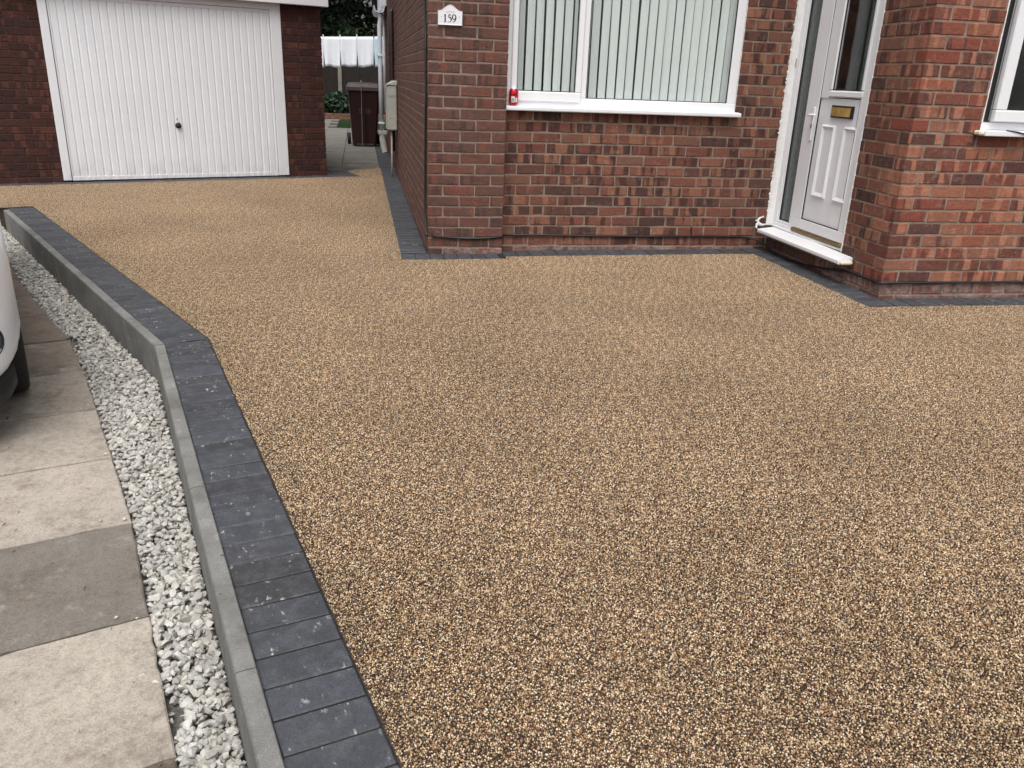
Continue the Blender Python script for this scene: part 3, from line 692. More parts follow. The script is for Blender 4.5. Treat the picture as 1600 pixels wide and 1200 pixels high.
# rank by how large they show
def shown(b):
    w, lo, hi, m, n = b; c = (Vector(lo)+Vector(hi))/2; v = CAM-c
    fc = c+Vector([n[i]*(hi[i]-lo[i])/2 for i in range(3)]); q = px(fc)
    if q is None or not (-12 < q[0] < 1612 and -9 < q[1] < 1209): return 0
    v = CAM-fc; cs = v.normalized().dot(Vector(n))
    if cs < .03 or hi[2] < -.02: return 0
    ext = [(hi[i]-lo[i]) for i in range(3) if n[i] == 0]; return ext[0]*ext[1]*cs/v.length**2
order = sorted(range(len(BR)), key=lambda i: -shown(BR[i])); single = set([i for i in order[:300] if shown(BR[i]) > 0])
rs = np.random.RandomState(31); BMESH = {}
rest = {}
def brick_shape(dx, dy, dz, var):
    key = (round(dx, 3), round(dy, 3), round(dz, 3), var)
    if key not in BMESH:
        BMESH[key] = MB().cbox((-dx/2, -dy/2, -dz/2), (dx/2, dy/2, dz/2),   .0042, 0, .0019, np.random.RandomState(abs(hash(key)) % 10**6 if False else int(dx*1000)*31+int(dy*1000)*7+var)).mesh('brick')
    return BMESH[key]
MESHMAT = {}
for i, (w, lo, hi, m, n) in enumerate(BR):
    lo = Vector(lo); hi = Vector(hi); c = (lo+hi)/2; d = hi-lo; pr = Vector(n)*rs.uniform(-.0018, .0018)
    if i in single:
        key = (round(d.x, 3), round(d.y, 3), i % 3, m)
        if key not in MESHMAT:
            me = brick_shape(d.x, d.y, d.z, i % 3).copy(); me.name = 'brick'; me.materials.append(M[m]); MESHMAT[key] = me
        o = bpy.data.objects.new('brick', MESHMAT[key]); COL.objects.link(o); o.parent = WALLS[w]; o.location = c+pr
        ax = 0 if n[1] else 1
        o.rotation_euler = (0, rs.uniform(-.004, .004) if n[1] else 0, 0)
    else: rest.setdefault((w, m), []).append((c+pr, d))
def merged(name, items, mat, parent):
    T = MB().cbox((-.5, -.5, -.5), (.5, .5, .5), .001); base = np.array(T.v); V = []; F = []; rn = []; o = 0; sg = np.sign(base)
    for c, d in items:
        h = np.array(d)/2; v = base*2*h; edge = np.abs(base) < .4995; v = np.where(edge, sg*(h-.0035), sg*h); V.append(v+np.array(c)); r = rs.rand()
        F += [tuple(i+o for i in f) for f in T.f]; rn += [r]*len(T.f); o += len(base)
    me = bpy.data.meshes.new(name); me.from_pydata(np.concatenate(V).tolist(), [], F); a = me.attributes.new('rnd', 'FLOAT', 'FACE'); a.data.foreach_set('value', np.array(rn, np.float32)); me.update()
    ob = link(name, me, mat, parent); ob['kind'] = 'stuff'; return ob
for (w, m), it in rest.items(): merged('brick_courses', it, {'brick_base': 'brick_pier_a'}.get(m, m+'_a'), WALLS[w])

# shell behind and above: upper storey, roof, rooms
MB().box((XL+HD, 9.45, ZB), (8, 9.7, TOP)).box((7.75, HD, ZB), (8, 9.45, TOP)).box((5.2, YQ, ZB), (5.4, HD, TOP)).box((5.4, 0, ZB), (7.75, HD, TOP)).build('rear_wall', 'brick_pier_a', house)
rf = MB(); rf.box((XD-.1, YQ-.12, TOP-.0), (5.4, .0, TOP+.12)); rf.add([(-1, -.3, TOP+.0), (8.3, -.3, TOP+.0), (8.3, 4.6, TOP+2.6), (-1, 4.6, TOP+2.6), (-1, 10.1, TOP-.05), (8.3, 10.1, TOP-.05)], [(0, 1, 2, 3), (3, 2, 5, 4), (0, 3, 4), (1, 5, 2), (0, 4, 5, 1)])
rf.build('roof', 'tile', house, fix=True)
MB().box((XL+HD, HD, -.02), (7.7, 9.4, .05)).box((XD+HD, YQ+HD, -.02), (5.2, HD, .05)).build('floor', 'room_dark', house)
MB().box((XL+HD, HD, 2.45), (7.7, 9.4, 2.5)).box((XD+HD, YQ+HD, 2.45), (5.2, HD, 2.5)).box((XL+HD, 3.6, .05), (7.7, 3.7, 2.45)).box((XD+.3, HD, .05), (XD+.38, 3.6, 2.45)).box((3.6, YQ+HD, .05), (3.7, HD, 2.45)).build('room_partition', 'room_wall', house)

def frame_xz(mb, x0, x1, z0, z1, w, y0, y1, c=.004, wb=None):
    # rectangular frame facing -Y: bottom, top, then stiles between them
    wb = wb or w
    mb.cbox((x0, y0, z0), (x1, y1, z0+wb), c); mb.cbox((x0, y0, z1-w), (x1, y1, z1), c)
    mb.cbox((x0, y0+.0005, z0+wb), (x0+w, y1, z1-w), c); mb.cbox((x1-w, y0+.0005, z0+wb), (x1, y1, z1-w), c)
def ragged(mp, L, rs, wmax=.010, step=.012, th=.004, ph=None):
    # torn bead of sealant: mp(along, out, proud)
    n = int(L/step); v = []; f = []; ph = rs.uniform(0, 6)
    for i in range(n+1):
        s = L*i/n; course = .5+.5*math.cos(2*math.pi*s/.075+ph)
        w = .002+wmax*(rs.rand()**1.6)*(.35+.65*course)
        v += [mp(s, -.006, th), mp(s, w*.55, th*rs.uniform(.7, 1.4)), mp(s, w, 0)]
    for i in range(n):
        a = 3*i; f += [(a, a+1, a+4, a+3), (a+1, a+2, a+5, a+4)]
    return MB().add(v, f)
rs = np.random.RandomState(41)
# --- main window
win = empty('window'); win.parent = house
YF = .012
m = MB(); frame_xz(m, -.088, 1.648, 1.0, 2.095, .066, YF, YF+.07); m.cbox((.452, YF+.001, 1.066), (.492, YF+.069, 2.029), .004); m.build('frame', 'upvc', win)
m = MB(); frame_xz(m, -.062, .452, 1.035, 2.05, .042, YF-.016, YF+.05, .006, .068); sash = m.build('sash', 'upvc', win)
m = MB(); frame_xz(m, -.0195, .4095, 1.1035, 2.0075, .006, YF+.006, YF+.02, .001); frame_xz(m, .492, 1.5815, 1.066, 2.0285, .006, YF+.008, YF+.02, .001); m.build('gasket', 'black', win)
MB().box((-.018, YF+.018, 1.104), (.408, YF+.0225, 2.006)).build('pane', 'glass', win); MB().box((.494, YF+.021, 1.068), (1.580, YF+.0255, 2.027)).build('pane', 'glass', win)
m = MB(); m.add([(-.112, -.062, .972), (1.672, -.062, .972), (1.672, .09, .968), (-.112, .09, .968), (-.112, -.066, .978), (1.672, -.066, .978), (-.112, -.066, .996), (1.672, -.066, .996), (-.112, -.060, 1.0005), (1.672, -.060, 1.0005), (-.112, .09, 1.012), (1.672, .09, 1.012)],
          [(0, 3, 2, 1), (0, 1, 5, 4), (4, 5, 7, 6), (6, 7, 9, 8), (8, 9, 11, 10), (3, 10, 11, 2), (0, 4, 6, 8, 10, 3), (1, 2, 11, 9, 7, 5)])
# keep the sill clear of the pier: it starts at the pier's edge
m.v = [(max(x, XP1-.006), y, z) for x, y, z in m.v]; m.build('sill', 'upvc', win, fix=True)
ragged(lambda s, o, p: (-.088-o*.6, YF-.001-p, 1.0+s), 1.05, rs, .012).build('sealant', 'foam', win)
ragged(lambda s, o, p: (1.648+o*.6, YF-.001-p, 1.0+s), 1.05, rs, .006).build('sealant', 'foam', win)
rv = MB(); rv.box((-.088, .083, .99), (-.080, .26, 2.10)); rv.box((1.640, .083, .99), (1.648, .26, 2.10)); rv.box((-.080, .083, .985), (1.640, .33, 1.012)); rv.box((-.080, .083, 2.085), (1.640, .26, 2.099)); rv.build('plaster_reveal', 'plaster', win)
# --- vertical blind
vb = empty('vertical_blind', (0, .108, 1.0)); tag(vb, 'pale grey-green vertical blind hanging behind the main window', 'blind')
MB().box((-.07, -.02, 1.02), (1.63, .02, 1.06)).build('headrail', 'upvc', vb)
sm = MB(); NSL = 8; wv = .0575; v = []; f = []
for iz in range(2):
    for i in range(NSL+1):
        u = (i/NSL-.5); bow = .006*(1-(2*u)**2)
        v.append((u*wv, bow, (0.04 if iz == 0 else 1.02)))
for i in range(NSL): f.append((i, i+1, NSL+2+i, NSL+1+i))
v += [(a, b+.0008, c) for a, b, c in v]; nn = 2*(NSL+1); f += [tuple(nn+q for q in g)[::-1] for g in f]
SLAT = sm.add(v, f).mesh('slat', True); SLAT.materials.append(M['blind'])
rs = np.random.RandomState(44); x = -.055; k = 0
while x < 1.62:
    o = bpy.data.objects.new('slat', SLAT); COL.objects.link(o); o.parent = vb; o.location = (x, rs.uniform(-.003, .003), rs.uniform(-.006, .006))
    a = -38+23*(x/1.5); 
    o.rotation_euler = (rs.uniform(-.006, .006), rs.uniform(-.004, .004), R(a+rs.uniform(-4.5, 4.5))); x += .0685+rs.uniform(-.002, .002); k += 1

# --- porch window, its casement standing slightly open
pw = empty('window'); pw.parent = house
m = MB(); frame_xz(m, 2.497, 4.295, 1.0, 2.095, .05, YQ+.012, YQ+.082, .004, .045); m.build('frame', 'upvc', pw)
m = MB(); frame_xz(m, 2.503, 2.548, 1.05, 2.09, .006, YQ+.009, YQ+.014, .001); m.add([(2.506, YQ+.010, 1.046), (2.548, YQ+.010, 1.046), (2.548, YQ+.010, 2.09), (2.506, YQ+.010, 2.09)], [(0, 1, 2, 3)]); m.build('gasket', 'black', pw)
MB().cbox((2.527, YQ-.004, 1.055), (2.534, YQ+.009, 2.07), .001).build('hinge_stay', 'alu', pw)
m = MB(); frame_xz(m, 2.548, 3.30, 1.048, 2.075, .072, YQ-.028, YQ+.03, .006, .066); m.build('sash', 'upvc', pw)
m = MB(); frame_xz(m, 3.32, 4.26, 1.046, 2.06, .06, YQ-.006, YQ+.04, .006); m.build('sash', 'upvc', pw)
MB().box((2.618, YQ-.004, 1.112), (3.23, YQ+.001, 2.005)).build('pane', 'glass', pw); MB().box((3.378, YQ+.011, 1.104), (4.202, YQ+.016, 2.002)).build('pane', 'glass', pw)
m = MB(); m.cbox((2.485, YQ-.062, .968), (4.33, YQ+.08, .9995), .004); m.build('sill', 'upvc', pw); MB().cbox((2.452, YQ-.052, .972), (2.4845, YQ+.004, .998), .007).build('sill_end', 'foam_y', pw)
ragged(lambda s, o, p: (2.497-o*.8, YQ+.010-p, 1.0+s), 1.05, rs, .010).build('sealant', 'foam', pw)
cw = MB().tube([(2.62, YQ-.058, 1.003), (2.70, YQ-.066, .995), (2.80, YQ-.07, .975), (2.95, YQ-.075, .945), (3.3, YQ-.06, .90)], .004, 6).build('wire', 'cable_blue', None); tag(cw, 'thin dark blue wire trailing over the porch window sill', 'cable')

# --- front door, in the side of the porch, facing -X
FX = XD+.035   # frame front plane
def frame_yz(mb, y0, y1, z0, z1, w, x0, x1, c=.004, wb=None):
    wb = wb or w
    mb.cbox((x0, y0, z0), (x1, y1, z0+wb), c); mb.cbox((x0, y0, z1-w), (x1, y1, z1), c)
    mb.cbox((x0+.0005, y0, z0+wb), (x1, y0+w, z1-w), c); mb.cbox((x0+.0005, y1-w, z0+wb), (x1, y1, z1-w), c)
door = empty('front_door'); door.parent = house
YR, YM, YLf = -1.072, -.335, .0   # right jamb outer, mullion, left outer
m = MB(); frame_yz(m, YR, YLf-.002, .15, 2.11, .062, FX, FX+.07, .004, .055); m.cbox((FX+.001, YM, .205), (FX+.069, YM+.068, 2.048), .004); m.build('frame', 'upvc', door)
m = MB(); frame_yz(m, YM+.068, YLf-.064, .205, 2.048, .020, FX+.006, FX+.05, .004); m.build('glazing_bead', 'upvc', door)
m = MB(); frame_yz(m, YM+.088, YLf-.084, .225, 2.028, .006, FX+.012, FX+.03, .001); m.build('gasket', 'black', door)
MB().box((FX+.022, YM+.089, .226), (FX+.030, YLf-.085, 2.027)).build('side_pane', 'obscure', door)
# leaf: stiles and rails with the panel field and a glazed upper half
LY0, LY1, LZ0, LZ1 = -1.012, -.337, .212, 2.045; LX = FX-.004
m = MB(); SW = .095
m.cbox((LX, LY0, LZ0), (LX+.06, LY1, LZ0+.075), .004); m.cbox((LX, LY0, LZ1-SW), (LX+.06, LY1, LZ1), .004)
m.cbox((LX+.0005, LY0, LZ0+.075), (LX+.06, LY0+.075, LZ1-SW), .004); m.cbox((LX+.0005, LY1-SW, LZ0+.075), (LX+.06, LY1, LZ1-SW), .004)
leaf = m.build('leaf', 'upvc', door)
PY0, PY1 = LY0+.075, LY1-SW
m = MB().box((LX+.012, PY0, LZ0+.075), (LX+.045, PY1, 1.135)); m.build('panel', 'upvc', door)
m = MB(); frame_yz(m, PY0+.0, PY1, LZ0+.075, LZ1-SW, .0065, LX+.003, LX+.0125, .001); m.build('gasket', 'black', door)
GY0, GY1 = -.962, -.545
m = MB(); frame_yz(m, GY0, GY1, 1.142, LZ1-SW-.02, .036, LX-.006, LX+.03, .009, .045); m.build('glazing_bead', 'upvc', door)
m = MB(); m.cbox((LX+.004, PY0, 1.135), (LX+.045, GY0, LZ1-SW), .002); m.cbox((LX+.004, GY1, 1.135), (LX+.045, PY1-.0066, LZ1-SW), .002); m.build('panel', 'upvc', door)
MB().box((LX+.010, GY0+.036, 1.187), (LX+.015, GY1-.036, LZ1-SW-.056)).build('pane', 'glass', door)
m = MB(); frame_yz(m, GY0+.034, GY1-.034, 1.185, LZ1-SW-.054, .005, LX+.002, LX+.012, .001); m.build('gasket', 'black', door)
for y0, y1 in ((-.965, -.793), (-.690, -.516)):
    m = MB(); xo = LX+.0122
    # moulded frame standing proud with sloping inner faces
    z0, z1 = .465, .963; a, b = .013, .034
    ring = [[(y0, z0), (y1, z0), (y1, z1), (y0, z1)], [(y0+a, z0+a), (y1-a, z0+a), (y1-a, z1-a), (y0+a, z1-a)], [(y0+b, z0+b), (y1-b, z0+b), (y1-b, z1-b), (y0+b, z1-b)]]
    xs = [xo, xo-.016, xo-.003]; v = [(xs[q], y, z) for q in range(3) for y, z in ring[q]]
    f = [(q*4+i, q*4+(i+1) % 4, q*4+4+(i+1) % 4, q*4+4+i) for q in range(2) for i in range(4)]+[(8, 9, 10, 11)]
    m.add(v, f).build('moulding', 'upvc', door, fix=True)
lb = MB(); frame_yz(lb, -.872, -.612, 1.012, 1.092, .008, LX-.004, LX+.013, .002); lb.box((LX+.003, -.864, 1.02), (LX+.013, -.62, 1.084)); lb = lb.build('letterbox', 'number', door)
MB().cbox((LX-.010, -.860, 1.023), (LX+.004, -.624, 1.081), .003).build('flap', 'brass', lb)
hd = MB(); hd.cbox((LX-.010, -.408, .84), (LX, -.378, 1.07), .004); hd = hd.build('handle', 'upvc', door)
MB().tube([(LX-.010, -.393, 1.015), (LX-.045, -.393, 1.015), (LX-.052, -.42, 1.017), (LX-.052, -.50, 1.02)], [.011, .011, .010, .008], 10).build('lever', 'upvc', hd, smooth=True)
MB().cbox((LX-.013, -.399, .925), (LX-.0098, -.387, .955), .002).build('keyhole', 'black', hd)
MB().cbox((LX-.010, LY0+.002, .183), (LX+.05, LY1+.015, .2105), .006).build('threshold', 'bronze', door)
MB().cbox((FX-.006, -.022, 1.34), (FX+.002, -.008, 1.40), .002).build('drain_cap', 'cream', door)
m = MB(); sy0, sy1 = -1.225, -.052; m.add([(1.943, sy0, .118), (1.943, sy1, .118), (XD+.06, sy1, .116), (XD+.06, sy0, .116), (1.938, sy0, .124), (1.938, sy1, .124), (1.938, sy0, .142), (1.938, sy1, .142), (1.944, sy0, .147), (1.944, sy1, .147), (XD+.06, sy0, .164), (XD+.06, sy1, .164)],
          [(0, 3, 2, 1), (0, 1, 5, 4), (4, 5, 7, 6), (6, 7, 9, 8), (8, 9, 11, 10), (3, 10, 11, 2), (0, 4, 6, 8, 10, 3), (1, 2, 11, 9, 7, 5)]); m.v = [(x if y > -1.07 or x < XD else XD-.004, y, z) for x, y, z in m.v]; m.build('sill', 'upvc', door, fix=True)
MB().cbox((1.945, sy0-.030, .119), (2.03, sy0-.0005, .145), .008).build('sill_end', 'foam_y', door)
MB().cbox((FX-.012, YR+.02, .164), (FX+.0, YLf-.03, .178), .003).build('weather_bar', 'upvc', door)
ragged(lambda s, o, p: (XD+.0-p-.003, YLf-.004+o, .16+s) if False else (2.028-o*1.0, -.004-p*2.0, .17+s), 1.9, rs, .015).build('sealant', 'foam', door)
MB().cbox((2.024, -.0085, .165), (FX+.004, -.0025, 2.1), .002).build('sealant', 'foam', door)
ragged(lambda s, o, p: (XD+.003-p, YR-o*.7, .17+s), 1.9, rs, .010).build('sealant', 'foam', door)
m = MB(); rs = np.random.RandomState(47)
pp = [(2.02, -.012, .172), (1.995, -.014, .168), (1.972, -.016, .172), (1.955, -.015, .186), (1.949, -.014, .202), (1.956, -.013, .216), (1.970, -.012, .226), (1.986, -.011, .231), (1.996, -.010, .238)]
m.tube(pp, [.006, .011, .014, .012, .009, .0075, .007, .0055, .003], 9); m.tube([(1.957, -.016, .19), (1.944, -.018, .175), (1.940, -.02, .155), (1.944, -.03, .142)], [.008, .010, .009, .004], 8); m.tube([(1.952, -.014, .2), (1.938, -.012, .205), (1.931, -.011, .199)], [.006, .005, .002], 7)
m.v = [(x+rs.normal(0, .0012), y, z+rs.normal(0, .0012)) for x, y, z in m.v]
fo = m.build('foam_blob', 'foam', door, smooth=True, fix=True)

# ------------------------------------------------------------------ things on the house
# number plaque
pq = empty('number_plaque', (-.508, YP-.004, 1.502)); tag(pq, 'white arched plaque with black number 159 on the brick pier', 'sign')
pts = [(-.082, 0), (.082, 0), (.082, .090)]
for i in range(15):
    u = i/14; x = .082-.164*u; s = abs(x)/.082; z = .090+.036*(math.cos(min(1, s*1.15)*math.pi)*.5+.5); pts.append((x, z))
pts.append((-.082, .090)); n = len(pts); outer = pts; inner = [(x*.9, .007+(z*.9)) for x, z in pts]
v = [(x, 0.004, z) for x, z in outer]+[(x, -.006, z) for x, z in outer]+[(x, -.0095, z) for x, z in [(x*.97, .002+z*.97) for x, z in outer]]+[(x, -.008, z) for x, z in inner]
f = [(q*n+i, q*n+(i+1) % n, (q+1)*n+(i+1) % n, (q+1)*n+i) for q in range(3) for i in range(n)]+[tuple(range(3*n, 4*n))]
MB().add(v, f).build('plate', 'plaque', pq, fix=True)
mp = lambda a, b, c: (a, -.0082-c, b); S = .048
def arc(cx, cy, rx, ry, a0, a1, n=16): return [(cx+rx*math.cos(R(a0+(a1-a0)*i/n)), cy+ry*math.sin(R(a0+(a1-a0)*i/n))) for i in range(n+1)]
def glyph(strokes, ox, oz, mat, parent, name, scl=1., mpf=mp):
    m = MB()
    for j, (p, w) in enumerate(strokes): m.ribbon([(ox+x*scl, oz+y*scl) for x, y in p], [q*scl for q in w], 0, .0006+.0002*j, mpf)
    return m.build(name, mat, parent)
one = [([(0, 0), (0, S)], [.008, .008]), ([(-.009, .0013), (.009, .0013)], [.0026, .0026]), ([(-.0085, S-.007), (-.001, S-.001)], [.003, .004])]
a5 = arc(.0, .0155, .0125, .0155, 118, -135); five = [(a5, [.003+.0058*max(0, math.sin(math.pi*min(1, i/11))) for i in range(17)]), ([(-.0075, .028), (-.005, S-.002)], [.0028, .0028]), ([(-.0055, S-.0035), (.010, S-.0035)], [.007, .006])]
a9 = arc(0, S-.0155, .0115, .0145, 0, 360, 24); nine = [(a9, [.0035+.0045*abs(math.cos(2*math.pi*i/24)) for i in range(25)]), ([(.0118, S-.016), (.0105, .019), (.004, .007), (-.009, .0008)], [.008, .0075, .0055, .0022])]
for g_, ox in ((one, -.034), (five, -.006), (nine, .026)): glyph(g_, ox, .019, 'number', pq, 'digit')
m = MB()
for i in range(9):
    t_ = -.5+i/8; m.ribbon([(t_*.05, .082-abs(t_)*.012), (t_*.05+.006*(1 if i % 2 else -1), .090-abs(t_)*.010)], [.0035, .001], 0, .0006, mp)
m.build('painted_spray', 'plaque_art', pq)
for x, z in ((-.060, .052), (.060, .052)): MB().lathe([(.0001, -.0095), (.003, -.0095), (.0035, -.008)], (x, 0, z), 10, axis='y').build('screw', 'alu', pq)
# drink can on the sill
cn = empty('drink_can', (-.045, -.026, 1.0075)); tag(cn, 'red drink can standing on the white window sill', 'can')
MB().lathe([(.001, .004), (.022, .001), (.026, .004), (.0325, .012), (.0328, .092), (.031, .097), (.027, .104), (.0265, .107)], n=32).build('body', 'can_red', cn, smooth=True)
MB().lathe([(.0268, .1065), (.0272, .109), (.0258, .109), (.025, .106), (.001, .105)], n=32).build('lid', 'alu', cn, smooth=True)
def cyl_patch(a0, a1, z0, z1, r, n=8): 
    v = []; 
    for i in range(n+1):
        t_ = R(a0+(a1-a0)*i/n); v += [(r*math.cos(t_), r*math.sin(t_), z0), (r*math.cos(t_), r*math.sin(t_), z1)]
    return MB().add(v, [(2*i, 2*i+2, 2*i+3, 2*i+1) for i in range(n)])
cyl_patch(-130, -85, .018, .058, .0331).build('barcode_label', 'label', cn)
for i in range(6): cyl_patch(-125, -95, .022+i*.0042, .0245+i*.0042, .0333).build('barcode_line', 'bar', cn)
cyl_patch(-190, -140, .014, .09, .0330).build('printed_band', 'can_dark', cn); cyl_patch(-76, -52, .02, .05, .0331).build('printed_band', 'label', cn)
cyl_patch(-110, -70, .066, .078, .0331).build('printed_band', 'can_dark', cn)
# cables
def wob(p0, p1, n, amp, rs, sag=0.):
    p0, p1 = Vector(p0), Vector(p1); o = []
    for i in range(n+1):
        u = i/n; p = p0.lerp(p1, u); p.z += amp*math.sin(u*9+rs.rand()*.6)+rs.normal(0, amp*.3)-sag*4*u*(1-u); o.append(p)
    return o
rs = np.random.RandomState(55)
pth = wob((XL+.03, YP-.010, .088), (XP1-.005, YP-.008, .080), 8, .002, rs, .014)+wob((XP1+.004, -.010, .078), (XD-.22, -.010, .074), 22, .0022, rs)+\
      [Vector((XD-.14, -.02, .07)), Vector((XD-.09, -.06, .055)), Vector((XD-.06, -.14, .03)), Vector((XD-.045, -.26, .0)), Vector((XD-.04, -.45, -.004)), Vector((XD-.03, -.7, .004)), Vector((XD-.022, -.95, .03)), Vector((XD-.012, -1.15, .062))]+\
      wob((XD-.010, -1.25, .07), (XD-.010, YQ-.004, .076), 5, .001, rs)+wob((XD+.012, YQ-.011, .077), (5.1, YQ-.010, .079), 26, .002, rs)
cb = MB().tube(pth, .008, 7).build('base_cable', 'cable', smooth=True); tag(cb, 'black cable running along the foot of the house wall', 'cable')
pth = []
for i, (u, z) in enumerate([(.16, 2.6), (.155, 1.9), (.15, 1.62), (.09, 1.45), (.06, 1.36), (.085, 1.2), (.05, 1.05), (.075, .95), (.11, .75), (.12, .55), (.13, .35), (.11, .2), (.05, .11), (.0, .09)]): pth.append((XL-.008, YP+u, z))
cv = MB().tube(pth, .009, 7).build('drop_cable', 'cable', smooth=True); tag(cv, 'black cable hanging down the side wall beside the pier corner', 'cable')
pth = [(1.40, -.006, .155), (1.402, -.012, .15), (1.405, -.010, .12), (1.415, -.010, .082)]
cs_ = MB().tube(pth, .004, 6).build('stub_cable', 'cable'); tag(cs_, 'short black cable leaving a hole below the window', 'cable')
# meter box and its pipe
mb_ = empty('meter_box', (XL-.07, 4.80, .50)); tag(mb_, 'cream meter box fixed to the side wall in the passage', 'box')
MB().cbox((-.055, -.19, .02), (.064, .19, .55), .012).build('body', 'cream', mb_); MB().cbox((-.068, -.18, .03), (-.0555, .18, .54), .006).build('door', 'cream', mb_)
m = MB(); m.add([(-.065, -.2, .55), (.066, -.2, .55), (.066, .2, .55), (-.065, .2, .55), (.02, -.19, .60), (.066, -.2, .60), (.066, .2, .60), (.02, .19, .60)], [(0, 3, 2, 1), (4, 5, 6, 7), (0, 1, 5, 4), (1, 2, 6, 5), (2, 3, 7, 6), (3, 0, 4, 7)]); m.build('hood', 'cream', mb_, fix=True)
for z in (.16, .42): MB().box((-.05, -.193, z), (.05, -.1895, z+.012)).build('rib', 'cream_pipe', mb_)
MB().tube([(-.005, -.11, .022), (-.005, -.11, -.3), (-.006, -.112, -.556)], .013, 10).build('pipe', 'cream_pipe', mb_, smooth=True)
bp = MB().tube([(XL-.03, 5.5, .2), (XL-.03, 5.5, 1.0), (XL-.03, 5.5, 1.92), (XL-.005, 5.5, 1.95)], .034, 12).build('waste_pipe', 'brown_pipe', smooth=True); tag(bp, 'dark brown waste pipe above the cream meter box', 'pipe')
# gutter and white downpipe of the rear extension
dp = empty('downpipe', (-.77, 8.05, -.05)); tag(dp, 'white downpipe with gutter end at the end of the passage', 'pipe')
MB().tube([(.0, 0, .33), (0, 0, 1.2), (0, 0, 1.93), (.015, 0, 2.02), (.02, 0, 2.10)], .036, 12).build('pipe', 'pipe', dp, smooth=True)
MB().tube([(.075, .3, .62), (.075, .3, 1.3), (.075, .3, 2.1)], .022, 10).build('overflow_pipe', 'pipe', dp, smooth=True)
for z in (.45, 1.47): MB().cbox((-.05, -.045, z), (.05, .045, z+.03), .004).build('bracket', 'pipe', dp)
gp = [(-.075, .0), (-.06, -.06), (.0, -.085), (.05, -.07), (.07, .0), (.078, .012), (.085, .0), (.06, -.085), (.0, -.1), (-.07, -.075), (-.09, .0), (-.085, .012)]
v = [(a+.0, -.10, b+2.20) for a, b in gp]+[(a+.0, 1.2, b+2.20) for a, b in gp]; n = len(gp); m = MB().add(v, [(i, (i+1) % n, n+(i+1) % n, n+i) for i in range(n)]+[tuple(range(n)), tuple(range(n, 2*n))[::-1]]); m.build('gutter', 'pipe', dp, fix=True)
MB().cbox((.0, -.09, 2.20), (.11, 1.2, 2.44), .006).build('fascia', 'pipe', dp)
m = MB(); m.tube([(.0, .01, .33), (.012, .0, .2), (.03, -.03, .08), (.045, -.06, .0)], [.045, .05, .052, .045], 10).cbox((-.05, -.04, .28), (.09, .05, .35), .01); m.build('shoe', 'cream', dp)

# ------------------------------------------------------------------ garage (local: x along the front, y back, z up)
gar = empty('garage', (GP.x, GP.y, 0), GA); tag(gar, 'dark red brick garage with white ribbed up-and-over door', 'garage')
GW = 2.87; GH = 1.885
fw = MB().box((2.392, .0045, -.3), (GW-.0045, .1, GH)).box((-1.2, .0045, -.3), (-.062, .1, GH)).box((-.062, .03, GH), (2.392, .1, GH+.05)).build('front_wall', 'mortar_dark', gar)
sw = MB().box((GW-.1, .1, -.3), (GW-.0045, 5.2, 2.05)).box((-1.2, 5.1, -.3), (GW-.1, 5.2, 2.05)).box((-1.2, .1, -.3), (-1.1, 5.1, 2.05)).build('side_wall', 'mortar_dark', gar)
GB = []; rs = np.random.RandomState(61)
def gb_add(x0, x1, y0, y1, k, par): GB.append(((x0, y0, .012+.0735*k+.004), (x1, y1, .012+.0735*(k+1)-.004), par))
for k in range(-2, 26):
    ev = k % 2 == 0
    cuts = [2.393, 2.505, 2.725, GW] if ev else [2.393, 2.61, 2.66 if k % 4 == 1 else 2.7, GW]
    if ev: cuts = [2.393, 2.585, 2.79, GW]
    else: cuts = [2.393, 2.60, 2.69, GW]
    for i in range(3):
        last = i == 2; gb_add(cuts[i]+.004, cuts[i+1]-(0 if last else .004), 0, (.215 if (last and ev) else D), k, 'f')
    x = -.066; first = True
    while x > -1.2:
        w = (.1 if (first and not ev) else .215); gb_add(max(x-w+.008, -1.204), x, 0, D, k, 'f'); x -= w; first = False
    y = .225 if ev else .1125
    while y < 5: gb_add(GW-D, GW, y, y+.215, k, 's'); y += .225
rest = []
gmesh = {}
for i, (lo, hi, par) in enumerate(GB):
    lo, hi = Vector(lo), Vector(hi); c = (lo+hi)/2; d = hi-lo
    wp = GP+GD*c.x+GN*c.y; q = px((wp.x, wp.y, c.z)); vis = par == 'f' and q and -10 < q[0] < 1600 and -6 < q[1] < 300
    if vis:
        key = (round(d.x, 3), round(d.y, 3), i % 2)
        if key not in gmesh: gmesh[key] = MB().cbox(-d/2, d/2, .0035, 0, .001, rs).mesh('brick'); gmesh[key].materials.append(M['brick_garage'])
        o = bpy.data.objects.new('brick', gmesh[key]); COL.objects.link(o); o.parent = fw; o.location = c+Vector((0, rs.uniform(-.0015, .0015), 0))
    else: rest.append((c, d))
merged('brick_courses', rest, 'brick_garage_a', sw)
m = MB(); m.cbox((-.062, -.012, -.03), (.018, .06, GH-.02), .004); m.cbox((2.270, -.012, -.03), (2.392, .06, GH-.02), .004); m.cbox((-.062, -.013, GH-.07), (2.392, .06, GH+.0), .004); m.build('door_frame', 'steel', gar)
MB().box((.016, .034, -.035), (2.272, .038, GH-.06)).build('door_shadow_gap', 'black', gar)
